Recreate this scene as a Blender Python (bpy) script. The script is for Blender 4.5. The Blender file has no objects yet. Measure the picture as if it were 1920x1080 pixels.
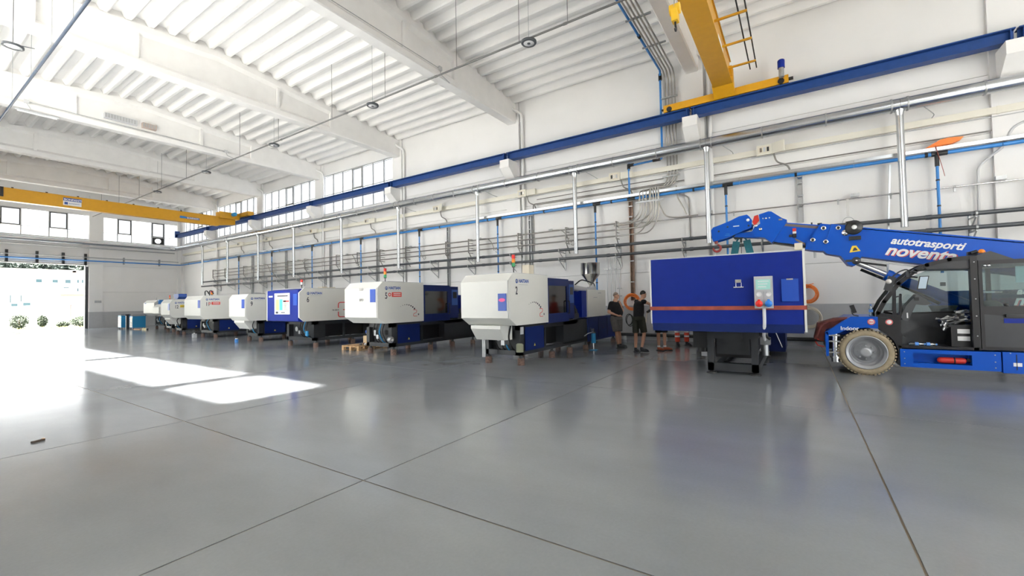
import bpy, bmesh, math, random
from mathutils import Vector, Matrix
random.seed(7)
S = bpy.context.scene
COL = S.collection
PI = math.pi
R = math.radians

# ------------------------------------------------------------ camera, world, sun, exposure
YAW, PIT, ROL, FPX, CAMH = 0.98753625, .02940427, -.01873298, 810.75, 1.57
_f = Vector((math.sin(YAW)*math.cos(PIT), math.cos(YAW)*math.cos(PIT), math.sin(PIT)))
_r = Vector((math.cos(YAW), -math.sin(YAW), 0)); _u = _r.cross(_f)
_r2 = _r*math.cos(ROL)+_u*math.sin(ROL); _u2 = -_r*math.sin(ROL)+_u*math.cos(ROL)
cam_d = bpy.data.cameras.new('camera'); cam = bpy.data.objects.new('camera', cam_d); COL.objects.link(cam)
M = Matrix((( _r2.x, _u2.x, -_f.x, 0), (_r2.y, _u2.y, -_f.y, 0), (_r2.z, _u2.z, -_f.z, CAMH), (0, 0, 0, 1)))
cam.matrix_world = M
cam_d.sensor_width = 36; cam_d.lens = 36*FPX/1920; cam_d.clip_end = 600; cam_d.clip_start = .05
S.camera = cam
IR = Vector((.5513, -.8343, 0)); IF = Vector((.8343, .5513, 0))   # world directions: across the view, away from the viewer

S.view_settings.view_transform = 'Standard'; S.view_settings.look = 'None'
S.view_settings.gamma = 1; S.view_settings.use_curve_mapping = False
S.view_settings.exposure = -0.15
SKY = 8.0; SUN = 120.0
W = bpy.data.worlds.new('world'); S.world = W; W.use_nodes = True
bg = W.node_tree.nodes['Background']; bg.inputs[0].default_value = (.93, .97, 1, 1); bg.inputs[1].default_value = SKY
sd = bpy.data.lights.new('sun', 'SUN'); sd.energy = SUN; sd.angle = R(2.2); sd.color = (1, .96, .9)
sun = bpy.data.objects.new('sun', sd); COL.objects.link(sun); sun.location = (-30, 10, 40)
sun.rotation_euler = Vector((-1, .03, 1.45)).to_track_quat('Z', 'Y').to_euler()

def portal(loc, size, direction):
    d = bpy.data.lights.new('window_portal', 'AREA'); d.shape = 'RECTANGLE'; d.size, d.size_y = size
    d.cycles.is_portal = True
    o = bpy.data.objects.new('window_portal', d); COL.objects.link(o); o.location = loc
    q = Vector(direction).to_track_quat('-Z', 'Z'); o.rotation_euler = q.to_euler()
XW, XL, YF, YB = 16.4, -1.6, 47.0, -16.0
portal((XL-.35, 16.6, 8.5), (17.6, 2.6), (1, 0, 0))
portal((XL-.35, -9.5, 8.5), (9.6, 2.6), (1, 0, 0))
portal((XW+.35, 32.6, 8.5), (29, 2.6), (-1, 0, 0))
portal((7.4, YF+.35, 8.0), (18, 2.2), (0, -1, 0))
portal((5.2, YF+.35, 2.6), (10, 5.2), (0, -1, 0))
portal((5.0, YB-.3, 2.2), (8, 4.4), (0, 1, 0))
portal((XL-.35, -11, 2.1), (5, 4.2), (1, 0, 0))
portal((XL-.35, 16.4, 2.1), (6.4, 4.2), (1, 0, 0))

# ------------------------------------------------------------ materials
MATS = {}
def mat(name, color, rough=.5, metal=0., noise=0., nscale=6., bump=0., spec=.5, coat=0., rvar=0., stretch=None):
    if name in MATS: return MATS[name]
    m = bpy.data.materials.new(name); m.use_nodes = True; nt = m.node_tree; b = nt.nodes['Principled BSDF']
    b.inputs['Base Color'].default_value = (*color, 1); b.inputs['Roughness'].default_value = rough
    b.inputs['Metallic'].default_value = metal; b.inputs['Specular IOR Level'].default_value = spec
    b.inputs['Coat Weight'].default_value = coat
    if noise or bump or rvar:
        g = nt.nodes.new('ShaderNodeNewGeometry'); n = nt.nodes.new('ShaderNodeTexNoise')
        n.inputs['Scale'].default_value = nscale; n.inputs['Detail'].default_value = 5
        src = g.outputs['Position']
        if stretch:
            mp = nt.nodes.new('ShaderNodeMapping'); mp.inputs['Scale'].default_value = stretch
            nt.links.new(src, mp.inputs[0]); src = mp.outputs[0]
        nt.links.new(src, n.inputs['Vector'])
        if noise:
            r = nt.nodes.new('ShaderNodeMapRange'); r.inputs[1].default_value = .3; r.inputs[2].default_value = .7
            r.inputs[3].default_value = 1-noise; r.inputs[4].default_value = 1+noise
            nt.links.new(n.outputs[0], r.inputs[0])
            v = nt.nodes.new('ShaderNodeVectorMath'); v.operation = 'SCALE'; v.inputs[0].default_value = color
            nt.links.new(r.outputs[0], v.inputs['Scale']); nt.links.new(v.outputs[0], b.inputs['Base Color'])
        if rvar:
            r = nt.nodes.new('ShaderNodeMapRange'); r.inputs[1].default_value = .3; r.inputs[2].default_value = .7
            r.inputs[3].default_value = rough-rvar; r.inputs[4].default_value = rough+rvar
            nt.links.new(n.outputs[0], r.inputs[0]); nt.links.new(r.outputs[0], b.inputs['Roughness'])
        if bump:
            bp = nt.nodes.new('ShaderNodeBump'); bp.inputs['Strength'].default_value = bump; bp.inputs['Distance'].default_value = .01
            nt.links.new(n.outputs[0], bp.inputs['Height']); nt.links.new(bp.outputs[0], b.inputs['Normal'])
    MATS[name] = m; return m
def emit(name, color, s):
    m = bpy.data.materials.new(name); m.use_nodes = True; nt = m.node_tree; b = nt.nodes['Principled BSDF']
    b.inputs['Base Color'].default_value = (*color, 1); b.inputs['Emission Color'].default_value = (*color, 1)
    b.inputs['Emission Strength'].default_value = s; return m
def glass(name, tint=(1, 1, 1), gloss=.08, rough=.02, dark=0.):
    m = bpy.data.materials.new(name); m.use_nodes = True; nt = m.node_tree; nt.nodes.clear()
    o = nt.nodes.new('ShaderNodeOutputMaterial'); t = nt.nodes.new('ShaderNodeBsdfTransparent'); t.inputs[0].default_value = (*tint, 1)
    g = nt.nodes.new('ShaderNodeBsdfGlossy'); g.inputs['Roughness'].default_value = rough
    x = nt.nodes.new('ShaderNodeMixShader'); x.inputs[0].default_value = gloss
    nt.links.new(t.outputs[0], x.inputs[1]); nt.links.new(g.outputs[0], x.inputs[2]); nt.links.new(x.outputs[0], o.inputs[0]); return m

WHITEC = mat('white_painted_concrete', (.88, .868, .855), .8, noise=.025, nscale=1.3, bump=.15)
WALLP = mat('wall_paint', (.83, .822, .815), .75, noise=.02, nscale=.8)
GREYP = mat('grey_wall_paint', (.42, .43, .45), .6, noise=.03)
JOINTD = mat('joint_grey', (.33, .33, .34), .9)  # plain grey of the backing behind the panel gaps
BEAMC = mat('beam_paint', (.85, .838, .825), .8, noise=.03, nscale=2.2)
STEEL = mat('galvanised_steel', (.60, .62, .64), .22, .95)
BUNDLE = mat('bundle_conduit', (.40, .385, .36), .38, .7)
DULLC = mat('dull_dark_conduit', (.13, .13, .13), .55)
STEELD = mat('dull_galvanised', (.42, .43, .44), .45, .8, noise=.08, nscale=12)
CHROME = mat('chrome', (.85, .85, .86), .08, 1.)
STAIN = mat('stainless', (.66, .65, .63), .2, 1., noise=.05, nscale=4)
RAILB = mat('blue_rail_paint', (.012, .05, .20), .5, noise=.08, spec=.3)
PIPEB = mat('bright_blue_pipe', (.03, .20, .55), .35)
BLACKF = mat('black_fitting', (.012, .013, .015), .4)
PIPED = mat('anthracite_pipe', (.055, .062, .072), .35)
CONDU = mat('grey_conduit', (.22, .21, .20), .4, .4)
CREAM = mat('cream_trunking', (.74, .71, .62), .5)
YELLOW = mat('crane_yellow', (.60, .30, .008), .4, noise=.04)
YELLOWH = mat('hook_yellow', (.82, .5, .03), .4)
DKBLUE = mat('machine_dark_blue', (.004, .016, .11), .4, noise=.06, spec=.3)
MIDBLUE = mat('machine_cobalt', (.004, .02, .23), .45, noise=.04, spec=.25)
PANBLUE = mat('pocket_blue', (.012, .07, .42), .35)
MWHITE = mat('machine_white', (.78, .78, .74), .42, noise=.012, nscale=3)
MGREY = mat('machine_frame_grey', (.028, .031, .035), .45, noise=.1)
MDARK = mat('machine_recess_black', (.008, .008, .009), .6)
RUST = mat('rusty_block', (.16, .10, .08), .85, noise=.35, nscale=25, bump=.3)
WOOD = mat('pallet_wood', (.52, .33, .17), .75, noise=.2, nscale=14, bump=.2)
CARTON = mat('carton', (.55, .42, .26), .8, noise=.06)
TRUCKB = mat('truck_blue', (.0, .075, .46), .35, noise=.03, spec=.3)
TRUCKD = mat('truck_charcoal', (.035, .037, .042), .45, noise=.06)
CABBLK = mat('cab_black', (.010, .010, .012), .35)
TYRE = mat('beige_tyre', (.33, .27, .18), .85, noise=.12, nscale=18, bump=.3)
RIMM = mat('rim_silver', (.40, .41, .43), .4, .3)
RUBBER = mat('black_rubber', (.015, .015, .016), .6)
RED = mat('red_paint', (.55, .03, .02), .35)
REDH = mat('dark_red_hook', (.28, .03, .03), .4)
ORANGE = mat('orange_hose', (.80, .20, .03), .5, noise=.15, nscale=30)
WHITE = mat('white_print', (.85, .85, .85), .5)
PINK = mat('pink_print', (.85, .12, .35), .5)
INK = mat('dark_ink', (.03, .03, .05), .5)
LOGOB = mat('logo_blue', (.03, .09, .35), .5)
REDP = mat('red_print', (.70, .05, .05), .5)
SKIN = mat('skin', (.55, .30, .20), .55, noise=.06, nscale=30)
BLACKC = mat('black_cotton', (.012, .012, .014), .9, noise=.2, nscale=20, bump=.3)
GREYC = mat('grey_cotton', (.15, .145, .14), .9, noise=.12, nscale=20, bump=.3)
OLIVEC = mat('dark_olive_cotton', (.035, .038, .028), .9, noise=.15, nscale=20, bump=.3)
HAIRD = mat('dark_hair', (.025, .02, .018), .8, noise=.3, nscale=60)
HAIRG = mat('grey_brown_hair', (.20, .15, .12), .8, noise=.3, nscale=60)
SHOE = mat('dark_shoe', (.02, .022, .026), .6)
STRAPO = mat('reddish_strap', (.32, .065, .045), .7, noise=.25, nscale=6)
SLINGT = mat('teal_sling', (.01, .13, .17), .7, noise=.15, nscale=30)
CYAN = mat('cyan_paint', (.02, .26, .55), .4)
BEIGEP = mat('beige_plastic', (.72, .66, .54), .6)
GREYPL = mat('grey_plastic', (.50, .51, .53), .5)
SCREEN = emit('green_screen', (.30, .55, .50), .25)
AMBER = mat('amber_lens', (.85, .25, .02), .2)
GREENL = mat('green_lens', (.03, .30, .10), .2)
REDL = mat('red_lens', (.75, .03, .02), .2)
GLASSW = glass('window_glass', (.46, .46, .46), .03)
GLASSL = glass('clear_window_glass', (.95, .95, .95), .03)
GLASSC = glass('cab_glass', (.72, .80, .80), .10)
GLASSM = glass('guard_glass', (.10, .10, .11), .16, .08)
FOIL = glass('clear_foil', (.75, .77, .8), .35, .15)
PETBL = glass('pet_bottle', (.55, .75, .9), .3, .05)
SKYW = mat('bottle_label', (.1, .3, .8), .5)

def floor_mat():
    m = bpy.data.materials.new('polished_concrete'); m.use_nodes = True; nt = m.node_tree; b = nt.nodes['Principled BSDF']
    g = nt.nodes.new('ShaderNodeNewGeometry')
    def noise(sc, det, scale3=None, rough=.55):
        n = nt.nodes.new('ShaderNodeTexNoise'); n.inputs['Scale'].default_value = sc; n.inputs['Detail'].default_value = det; n.inputs['Roughness'].default_value = rough
        if scale3:
            mp = nt.nodes.new('ShaderNodeMapping'); mp.inputs['Scale'].default_value = scale3; mp.inputs['Rotation'].default_value = (0, 0, R(33))
            nt.links.new(g.outputs['Position'], mp.inputs[0]); nt.links.new(mp.outputs[0], n.inputs['Vector'])
        else: nt.links.new(g.outputs['Position'], n.inputs['Vector'])
        return n
    def rng(n, a, c, lo=.3, hi=.7):
        r = nt.nodes.new('ShaderNodeMapRange'); r.inputs[1].default_value = lo; r.inputs[2].default_value = hi
        r.inputs[3].default_value = a; r.inputs[4].default_value = c; nt.links.new(n.outputs[0], r.inputs[0]); return r
    n1 = noise(.5, 6); n2 = noise(2.2, 8, (1, .35, 1)); n3 = noise(40, 3)
    a = rng(n1, .93, 1.05); c = rng(n2, .95, 1.04); d = rng(n3, .97, 1.02)
    m1 = nt.nodes.new('ShaderNodeMath'); m1.operation = 'MULTIPLY'; nt.links.new(a.outputs[0], m1.inputs[0]); nt.links.new(c.outputs[0], m1.inputs[1])
    m2 = nt.nodes.new('ShaderNodeMath'); m2.operation = 'MULTIPLY'; nt.links.new(m1.outputs[0], m2.inputs[0]); nt.links.new(d.outputs[0], m2.inputs[1])
    v = nt.nodes.new('ShaderNodeVectorMath'); v.operation = 'SCALE'; v.inputs[0].default_value = (.262, .282, .302)
    nt.links.new(m2.outputs[0], v.inputs['Scale']); nt.links.new(v.outputs[0], b.inputs['Base Color'])
    rr = rng(n1, .14, .20); nt.links.new(rr.outputs[0], b.inputs['Roughness'])
    b.inputs['Specular IOR Level'].default_value = .8
    n4 = noise(1.6, 2, (1, .3, 1)); bp = nt.nodes.new('ShaderNodeBump'); bp.inputs['Strength'].default_value = .35; bp.inputs['Distance'].default_value = .004
    nt.links.new(n4.outputs[0], bp.inputs['Height']); nt.links.new(bp.outputs[0], b.inputs['Normal'])
    return m
FLOORM = floor_mat()
FILLER = mat('joint_filler', (.20, .165, .12), .8)

# ------------------------------------------------------------ geometry helpers (world coordinates unless the parent says otherwise)
ORG = {}
class MB:
    def __init__(s): s.v = []; s.f = []; s.sm = []
    def _a(s, vs, fs, smooth=False):
        k = len(s.v); s.v += [tuple(v) for v in vs]
        for f in fs: s.f.append([i+k for i in f]); s.sm.append(smooth)
        return s
    def box(s, a, b):
        x0, y0, z0 = [min(a[i], b[i]) for i in range(3)]; x1, y1, z1 = [max(a[i], b[i]) for i in range(3)]
        return s._a([(x0, y0, z0), (x1, y0, z0), (x1, y1, z0), (x0, y1, z0), (x0, y0, z1), (x1, y0, z1), (x1, y1, z1), (x0, y1, z1)],
                    [(0, 3, 2, 1), (4, 5, 6, 7), (0, 1, 5, 4), (1, 2, 6, 5), (2, 3, 7, 6), (3, 0, 4, 7)])
    def prism(s, pts, axis, t0, t1):
        # pts in the plane across `axis`: axis x -> (y,z), y -> (x,z), z -> (x,y)
        area = sum(pts[i][0]*pts[(i+1) % len(pts)][1]-pts[(i+1) % len(pts)][0]*pts[i][1] for i in range(len(pts)))
        if (area < 0) != (axis == 'y'): pts = pts[::-1]
        def P(p, t): return {'x': (t, p[0], p[1]), 'y': (p[0], t, p[1]), 'z': (p[0], p[1], t)}[axis]
        if t0 > t1: t0, t1 = t1, t0
        n = len(pts)
        return s._a([P(p, t0) for p in pts]+[P(p, t1) for p in pts],
                    [list(range(n))[::-1], list(range(n, 2*n))]+[(i, (i+1) % n, n+(i+1) % n, n+i) for i in range(n)])
    def obox(s, c, ax, ay, az, size):
        c = Vector(c); ax, ay, az = [Vector(q).normalized()*h/2 for q, h in zip((ax, ay, az), size)]
        vs = [c+ax*i+ay*j+az*k for k in (-1, 1) for i, j in ((-1, -1), (1, -1), (1, 1), (-1, 1))]
        return s._a(vs, [(0, 3, 2, 1), (4, 5, 6, 7), (0, 1, 5, 4), (1, 2, 6, 5), (2, 3, 7, 6), (3, 0, 4, 7)])
    def bar(s, p, q, w, h, up=(0, 0, 1)):
        p, q = Vector(p), Vector(q); d = q-p; L = d.length; d.normalize(); sd_ = d.cross(Vector(up))
        if sd_.length < 1e-4: sd_ = Vector((1, 0, 0))
        sd_.normalize(); u = sd_.cross(d)
        return s.obox((p+q)/2, d, sd_, u, (L, w, h))
    def cyl(s, p, q, r, r2=None, n=12, caps=True):
        p, q = Vector(p), Vector(q); r2 = r if r2 is None else r2; d = (q-p).normalized()
        a = d.orthogonal().normalized(); b = d.cross(a)
        vs = [p+(a*math.cos(2*PI*i/n)+b*math.sin(2*PI*i/n))*r for i in range(n)]+[q+(a*math.cos(2*PI*i/n)+b*math.sin(2*PI*i/n))*r2 for i in range(n)]
        s._a(vs, [(i, (i+1) % n, n+(i+1) % n, n+i) for i in range(n)], True)
        if caps: s._a(vs, [list(range(n))[::-1], list(range(n, 2*n))])
        return s
    def tube(s, pts, r, n=8, closed=False, rs=None):
        P = [Vector(p) for p in pts]; m = len(P); prev = None; vs = []
        for i in range(m):
            if closed: d = P[(i+1) % m]-P[i-1]
            else: d = P[min(i+1, m-1)]-P[max(i-1, 0)]
            d.normalize()
            a = d.orthogonal() if prev is None else prev-d*prev.dot(d)
            if a.length < 1e-5: a = d.orthogonal()
            a.normalize(); prev = a; b = d.cross(a); rr = rs[i] if rs else r
            vs += [P[i]+(a*math.cos(2*PI*k/n)+b*math.sin(2*PI*k/n))*rr for k in range(n)]
        fs = []
        for i in range(m if closed else m-1):
            j = (i+1) % m
            fs += [(i*n+k, i*n+(k+1) % n, j*n+(k+1) % n, j*n+k) for k in range(n)]
        s._a(vs, fs, True)
        if not closed: s._a(vs, [list(range(n))[::-1], list(range((m-1)*n, m*n))])
        return s
    def lathe(s, c, axis, prof, n=24, caps=False):
        # prof: (radius, distance along axis)
        c = Vector(c); d = Vector(axis).normalized(); a = d.orthogonal().normalized(); b = d.cross(a); vs = []
        for r, t in prof: vs += [c+d*t+(a*math.cos(2*PI*i/n)+b*math.sin(2*PI*i/n))*r for i in range(n)]
        fs = []
        for k in range(len(prof)-1): fs += [(k*n+i, k*n+(i+1) % n, (k+1)*n+(i+1) % n, (k+1)*n+i) for i in range(n)]
        s._a(vs, fs, True)
        if caps: s._a(vs, [list(range(n))[::-1], list(range((len(prof)-1)*n, len(prof)*n))])
        return s
    def ell(s, c, r, n=12, m=8):
        c = Vector(c); r = r if isinstance(r, (tuple, list)) else (r, r, r); vs = [c+Vector((0, 0, -r[2]))]
        for j in range(1, m):
            t = -PI/2+PI*j/m
            vs += [c+Vector((r[0]*math.cos(t)*math.cos(2*PI*i/n), r[1]*math.cos(t)*math.sin(2*PI*i/n), r[2]*math.sin(t))) for i in range(n)]
        vs.append(c+Vector((0, 0, r[2]))); L = len(vs)-1
        fs = [(0, 1+(i+1) % n, 1+i) for i in range(n)]
        for j in range(m-2): fs += [(1+j*n+i, 1+j*n+(i+1) % n, 1+(j+1)*n+(i+1) % n, 1+(j+1)*n+i) for i in range(n)]
        fs += [(L, 1+(m-2)*n+i, 1+(m-2)*n+(i+1) % n) for i in range(n)]
        return s._a(vs, fs, True)
    def cap(s, p, r0, q, r1, n=12):   # tapered capsule
        return s.cyl(p, q, r0, r1, n).ell(p, r0, n, 8).ell(q, r1, n, 8)
    def mesh(s, name, org=(0, 0, 0)):
        me = bpy.data.meshes.new(name); o = Vector(org)
        me.from_pydata([tuple(Vector(v)-o) for v in s.v], [], s.f)
        me.polygons.foreach_set('use_smooth', s.sm); me.update(); return me
    def build(s, name, m, parent=None, loc=None, **k):
        org = ORG[parent.name] if parent is not None and parent.name in ORG else Vector((0, 0, 0))
        if parent is None and loc is not None: org = Vector(loc)
        o = bpy.data.objects.new(name, s.mesh(name, org)); COL.objects.link(o)
        o.data.materials.append(m)
        if parent is not None: o.parent = parent; ORG[o.name] = org
        else: o.location = org; ORG[o.name] = org
        for a, b in k.items(): o[a] = b
        return o
def B(a, b): return MB().box(a, b)
def thing(name, label, cat, loc=(0, 0, 0), group=None, kind=None):
    o = bpy.data.objects.new(name, None); COL.objects.link(o); o.location = loc; o.empty_display_size = .2
    ORG[o.name] = Vector(loc)
    if label: o['label'] = label
    if cat: o['category'] = cat
    if group: o['group'] = group
    if kind: o['kind'] = kind
    return o
def tag(o, label, cat, group=None):
    o['label'] = label; o['category'] = cat
    if group: o['group'] = group
    return o
def struct(name, mb, m, loc=None):
    o = mb.build(name, m, None, loc); o['kind'] = 'structure'; return o
def inst(o, name, loc, parent=None):      # shares mesh; loc in world
    c = bpy.data.objects.new(name, o.data); COL.objects.link(c)
    if parent is not None: c.parent = parent; c.location = Vector(loc)-ORG[parent.name]
    else: c.location = loc
    return c
def arc(c, r, a0, a1, n, u, v):
    c, u, v = Vector(c), Vector(u), Vector(v)
    return [c+u*r*math.cos(a0+(a1-a0)*i/n)+v*r*math.sin(a0+(a1-a0)*i/n) for i in range(n+1)]
def bend(pts, r=.12, n=5):     # round the corners of a polyline
    P = [Vector(p) for p in pts]; out = [P[0]]
    for i in range(1, len(P)-1):
        a = (P[i-1]-P[i]); b = (P[i+1]-P[i]); q = min(r, a.length*.45, b.length*.45)
        s0 = P[i]+a.normalized()*q; s1 = P[i]+b.normalized()*q
        for k in range(n+1):
            t = k/n; out.append(s0*(1-t)**2+P[i]*2*t*(1-t)+s1*t*t)
    out.append(P[-1]); return out
FRONT = ((0, -1, 0), (0, 0, 1), (-1, 0, 0))   # right, up, normal of a face that looks towards -X
SIDE = ((1, 0, 0), (0, 0, 1), (0, -1, 0))     # of a face that looks towards -Y
def text(s, size, m, parent, loc, frame=SIDE, name='lettering', bold=0., shear=0., align='LEFT', sx=1., rot=0.):
    c = bpy.data.curves.new(name, 'FONT'); c.body = s; c.size = size; c.extrude = .0015; c.offset = bold; c.shear = shear; c.align_x = align
    t = bpy.data.objects.new(name, c); COL.objects.link(t)
    dg = bpy.context.evaluated_depsgraph_get(); dg.update()
    me = bpy.data.meshes.new_from_object(t.evaluated_get(dg)); bpy.data.objects.remove(t)
    r, u, n = [Vector(q) for q in frame]
    r2 = r*math.cos(rot)+u*math.sin(rot); u2 = -r*math.sin(rot)+u*math.cos(rot)
    me.transform(Matrix(((r2.x*sx, u2.x, n.x, 0), (r2.y*sx, u2.y, n.y, 0), (r2.z*sx, u2.z, n.z, 0), (0, 0, 0, 1))))
    org = ORG[parent.name]; me.transform(Matrix.Translation(Vector(loc)-org)); me.materials.clear(); me.materials.append(m)
    o = bpy.data.objects.new(name, me); COL.objects.link(o); o.parent = parent; ORG[o.name] = org; return o

# ------------------------------------------------------------ floor: slabs with filled joints
fl = thing('floor', None, None, (7.4, 15, 0), kind='structure')
B((XL-.3, YB, -.2), (XW+.3, YF+.3, -.006)).build('joint_filler', FILLER, fl)
xs = [XL-.3, 2.5, 7.3, 12.1, XW]; ys = [YB]+[-.55+3.82*k for k in range(-4, 13)]+[YF+.3]
for i in range(4):
    for j in range(len(ys)-1):
        if ys[j+1]-ys[j] < .1: continue
        g = .008
        B((xs[i]+g, ys[j]+g, -.15), (xs[i+1]-g if i < 3 else XW+.25, ys[j+1]-g, 0)).build('slab', FLOORM, fl)

# ------------------------------------------------------------ ceiling: deck, ribs, main beams
BY = [-12.3, -4.75, 2.9, 10.6, 18.2, 25.6, 33.0, 40.3]
def zr(x): return 11.22-.085*abs(x-7.4)
ce = thing('ceiling', None, None, (7.4, 15, 11), kind='structure')
MB().prism([(XL, zr(XL)+.21), (7.4, zr(7.4)+.21), (XW+.3, zr(XW)+.21), (XW+.3, zr(XW)+.6), (7.4, zr(7.4)+.6), (XL, zr(XL)+.6)], 'y', YB, YF+.3).build('roof_deck', WHITEC, ce)
PIT_R = .6
bounds = [YB]+BY+[YF]
ribmesh = {}
for j in range(len(bounds)-1):
    y0, y1 = bounds[j]+.1, bounds[j+1]-.1
    L = y1-y0
    for i in range(30):
        x = XL+.38+PIT_R*i
        sl = .085 if x < 7.4 else -.085
        key = (round(L, 2), sl)
        if key not in ribmesh:
            P = [(-.05, 0-.05*sl), (.05, .05*sl), (.085, .03+.085*sl), (.2, .23+.20*sl), (-.2, .23-.20*sl), (-.085, .03-.085*sl)]
            ribmesh[key] = MB().prism(P, 'y', 0, L).mesh('ceiling_rib'); ribmesh[key].materials.append(WHITEC)
        o = bpy.data.objects.new('ceiling_rib', ribmesh[key]); COL.objects.link(o); o.parent = ce
        o.location = Vector((x, y0, zr(x)))-ORG['ceiling']
def beam(y, idx):
    o = thing('trim_%d' % idx, None, None, (7.4, y, 9.6), kind='structure')
    zb = 9.58
    def sect(x0, x1, pr):   # piecewise along x
        vs = []
        for x in (x0, x1):
            zt = zr(x)-.01
            vs += [(x, y+a, (zb+h if h < 1 else zt-(h-1))) for a, h in pr]
        n = len(pr); mb = MB()
        mb._a(vs, [list(range(n)), list(range(n, 2*n))[::-1]]+[(i, n+i, n+(i+1) % n, (i+1) % n) for i in range(n)])
        return mb
    I = [(-.19, 0), (-.22, .04), (-.22, .22), (-.09, .36), (-.09, 1.34), (-.22, 1.22), (-.22, 1.0), (.22, 1.0), (.22, 1.22), (.09, 1.34), (.09, .36), (.22, .22), (.22, .04), (.19, 0)]
    F = [(-.19, 0), (-.225, .04), (-.225, 1.0), (.225, 1.0), (.225, .04), (.19, 0)]
    mbw = MB()
    for a, c in ((2.7, 7.4), (7.4, 12.1)):
        t = sect(a, c, I); mbw._a(t.v, t.f)
    mbw.build('beam_web', BEAMC, o)
    for a, c in ((XL, 2.7), (12.1, 16.35)): sect(a, c, F).build('beam_end_block', BEAMC, o)
    for a, c in ((XL, 7.4), (7.4, 16.35)):
        mb = MB(); vs = []
        for x in (a, c): vs += [(x, y-.13, zr(x)-.012), (x, y+.13, zr(x)-.012), (x, y+.13, zr(x)+.22), (x, y-.13, zr(x)+.22)]
        mb._a(vs, [(0, 1, 2, 3), (7, 6, 5, 4)]+[(i, 4+i, 4+(i+1) % 4, (i+1) % 4) for i in range(4)]); mb.build('top_infill', BEAMC, o)
    for x in (5.0, 9.7): sect(x-.06, x+.06, [(-.17, .2), (-.17, 1.2), (.17, 1.2), (.17, .2)]).build('stiffener', BEAMC, o)
    return o
for i, y in enumerate(BY): beam(y, i+1)
# small dark lifting clips on the ribs beside the beams
clip = bpy.data.objects.new('lifting_clip', MB().prism([(-.02, 0), (.035, 0), (.0, .2)], 'y', -.015, .015).mesh('lifting_clip')); clip.data.materials.append(BLACKF)
COL.objects.link(clip); clip.parent = ce; clip.location = Vector((3.0, 18.45, 10.95))-ORG['ceiling']
for y in BY[2:]:
    for x in (4.1, 6.05, 8.7, 11.3, 13.3):
        if y < 5 and x < 8: continue
        inst(clip, 'lifting_clip', (x, y+.24, zr(x)+.02), ce)

# ------------------------------------------------------------ walls
def panel_wall(parent, m, fixed, axis, a0, a1, z0, z1, t=.16, sign=1):
    g = .006
    if axis == 'x': b = B((fixed, a0+g, z0+g), (fixed+t*sign, a1-g, z1-g))
    else: b = B((a0+g, fixed, z0+g), (a1-g, fixed+t*sign, z1-g))
    return b.build('wall_panel', m, parent)
wr = thing('wall_right', None, None, (XW, 15, 0), kind='structure')
bays = [YB]+BY+[YF]
# backing with window openings left free
def backing(mb, x0, x1, a0, a1, z0, z1): mb.box((x0, a0, z0), (x1, a1, z1))
mb = MB(); backing(mb, XW+.1, XW+.3, YB, YF+.3, 0, 7.3); backing(mb, XW+.1, XW+.3, YB, 18.55, 7.3, 11); backing(mb, XW+.1, XW+.3, 18.55, YF+.3, 9.78, 11)
mb.build('wall_backing', JOINTD, wr)
for k in range(len(bays)-1):
    a0, a1 = bays[k], bays[k+1]
    for z0, z1, m in ((-.02, 1.3, GREYP), (1.3-.012, 2.55, WALLP), (2.55, 5.75, WALLP), (5.75, 7.3, WALLP)):
        panel_wall(wr, m, XW, 'x', a0, a1, z0, z1)
    if a0 < 18: panel_wall(wr, WALLP, XW, 'x', a0, a1, 7.3, 10.9)
    else: panel_wall(wr, WALLP, XW, 'x', a0, a1, 9.78, 10.9)
for y in BY:      # pilasters and corbels
    w = .36
    B((XW-.10, y-w, 0), (XW+.05, y+w, 10.5)).build('pilaster', WALLP, wr)
    B((XW-.103, y-w-.001, .0), (XW, y+w+.001, 1.3)).build('pilaster_base', GREYP, wr)
    MB().prism([(XW-.1, 7.79), (15.62, 7.79), (15.62, 7.45), (XW-.1, 6.85)], 'y', y-.24, y+.24).build('corbel', WHITEC, wr)
B((XW-.12, YF-.5, 0), (XW+.05, YF, 10.5)).build('pilaster', WALLP, wr)

def window(name, axis, fixed, edges, zs, sashes=(), blind=(), gm=None):
    o = thing(name, None, None, (fixed, edges[0], zs[0]) if axis == 'x' else (edges[0], fixed, zs[0]), kind='structure')
    def P(a, z, d=0): return (fixed+d, a, z) if axis == 'x' else (a, fixed+d, z)
    fr = MB()
    def bx(a0, a1, z0, z1, d=.03):
        if axis == 'x': fr.box((fixed-d, a0, z0), (fixed+d, a1, z1))
        else: fr.box((a0, fixed-d, z0), (a1, fixed+d, z1))
    for e in edges: bx(e-.028, e+.028, zs[0], zs[-1])
    for z in zs: bx(edges[0], edges[-1], z-.022, z+.022)
    fr.build('window_frame', STEELD, o)
    for i in range(len(edges)-1):
        for j in range(len(zs)-1):
            a0, a1, z0, z1 = edges[i]+.03, edges[i+1]-.03, zs[j]+.03, zs[j+1]-.03
            if (i, j) in blind: continue
            g = B((fixed-.004, a0, z0), (fixed+.004, a1, z1)) if axis == 'x' else B((a0, fixed-.004, z0), (a1, fixed+.004, z1))
            g.build('pane', gm or GLASSW, o)
            if (i, j) in sashes:
                fr = MB(); t = .05
                for q in ((a0, a0+t, z0, z1), (a1-t, a1, z0, z1), (a0, a1, z0, z0+t), (a0, a1, z1-t, z1)): bx(*q, d=.045)
                fr.build('sash', BLACKF if axis == 'y' else STEELD, o)
    return o
wn = 1
for y0, y1 in ((18.56, 25.24), (25.96, 32.64), (33.36, 39.94), (40.66, 46.5)):
    n = 7; e = [y0+(y1-y0)*i/n for i in range(n+1)]
    o = window('window_%d' % wn, 'x', XW+.12, e, [7.33, 8.52, 9.76], sashes=((3, 1),)); wn += 1
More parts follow.
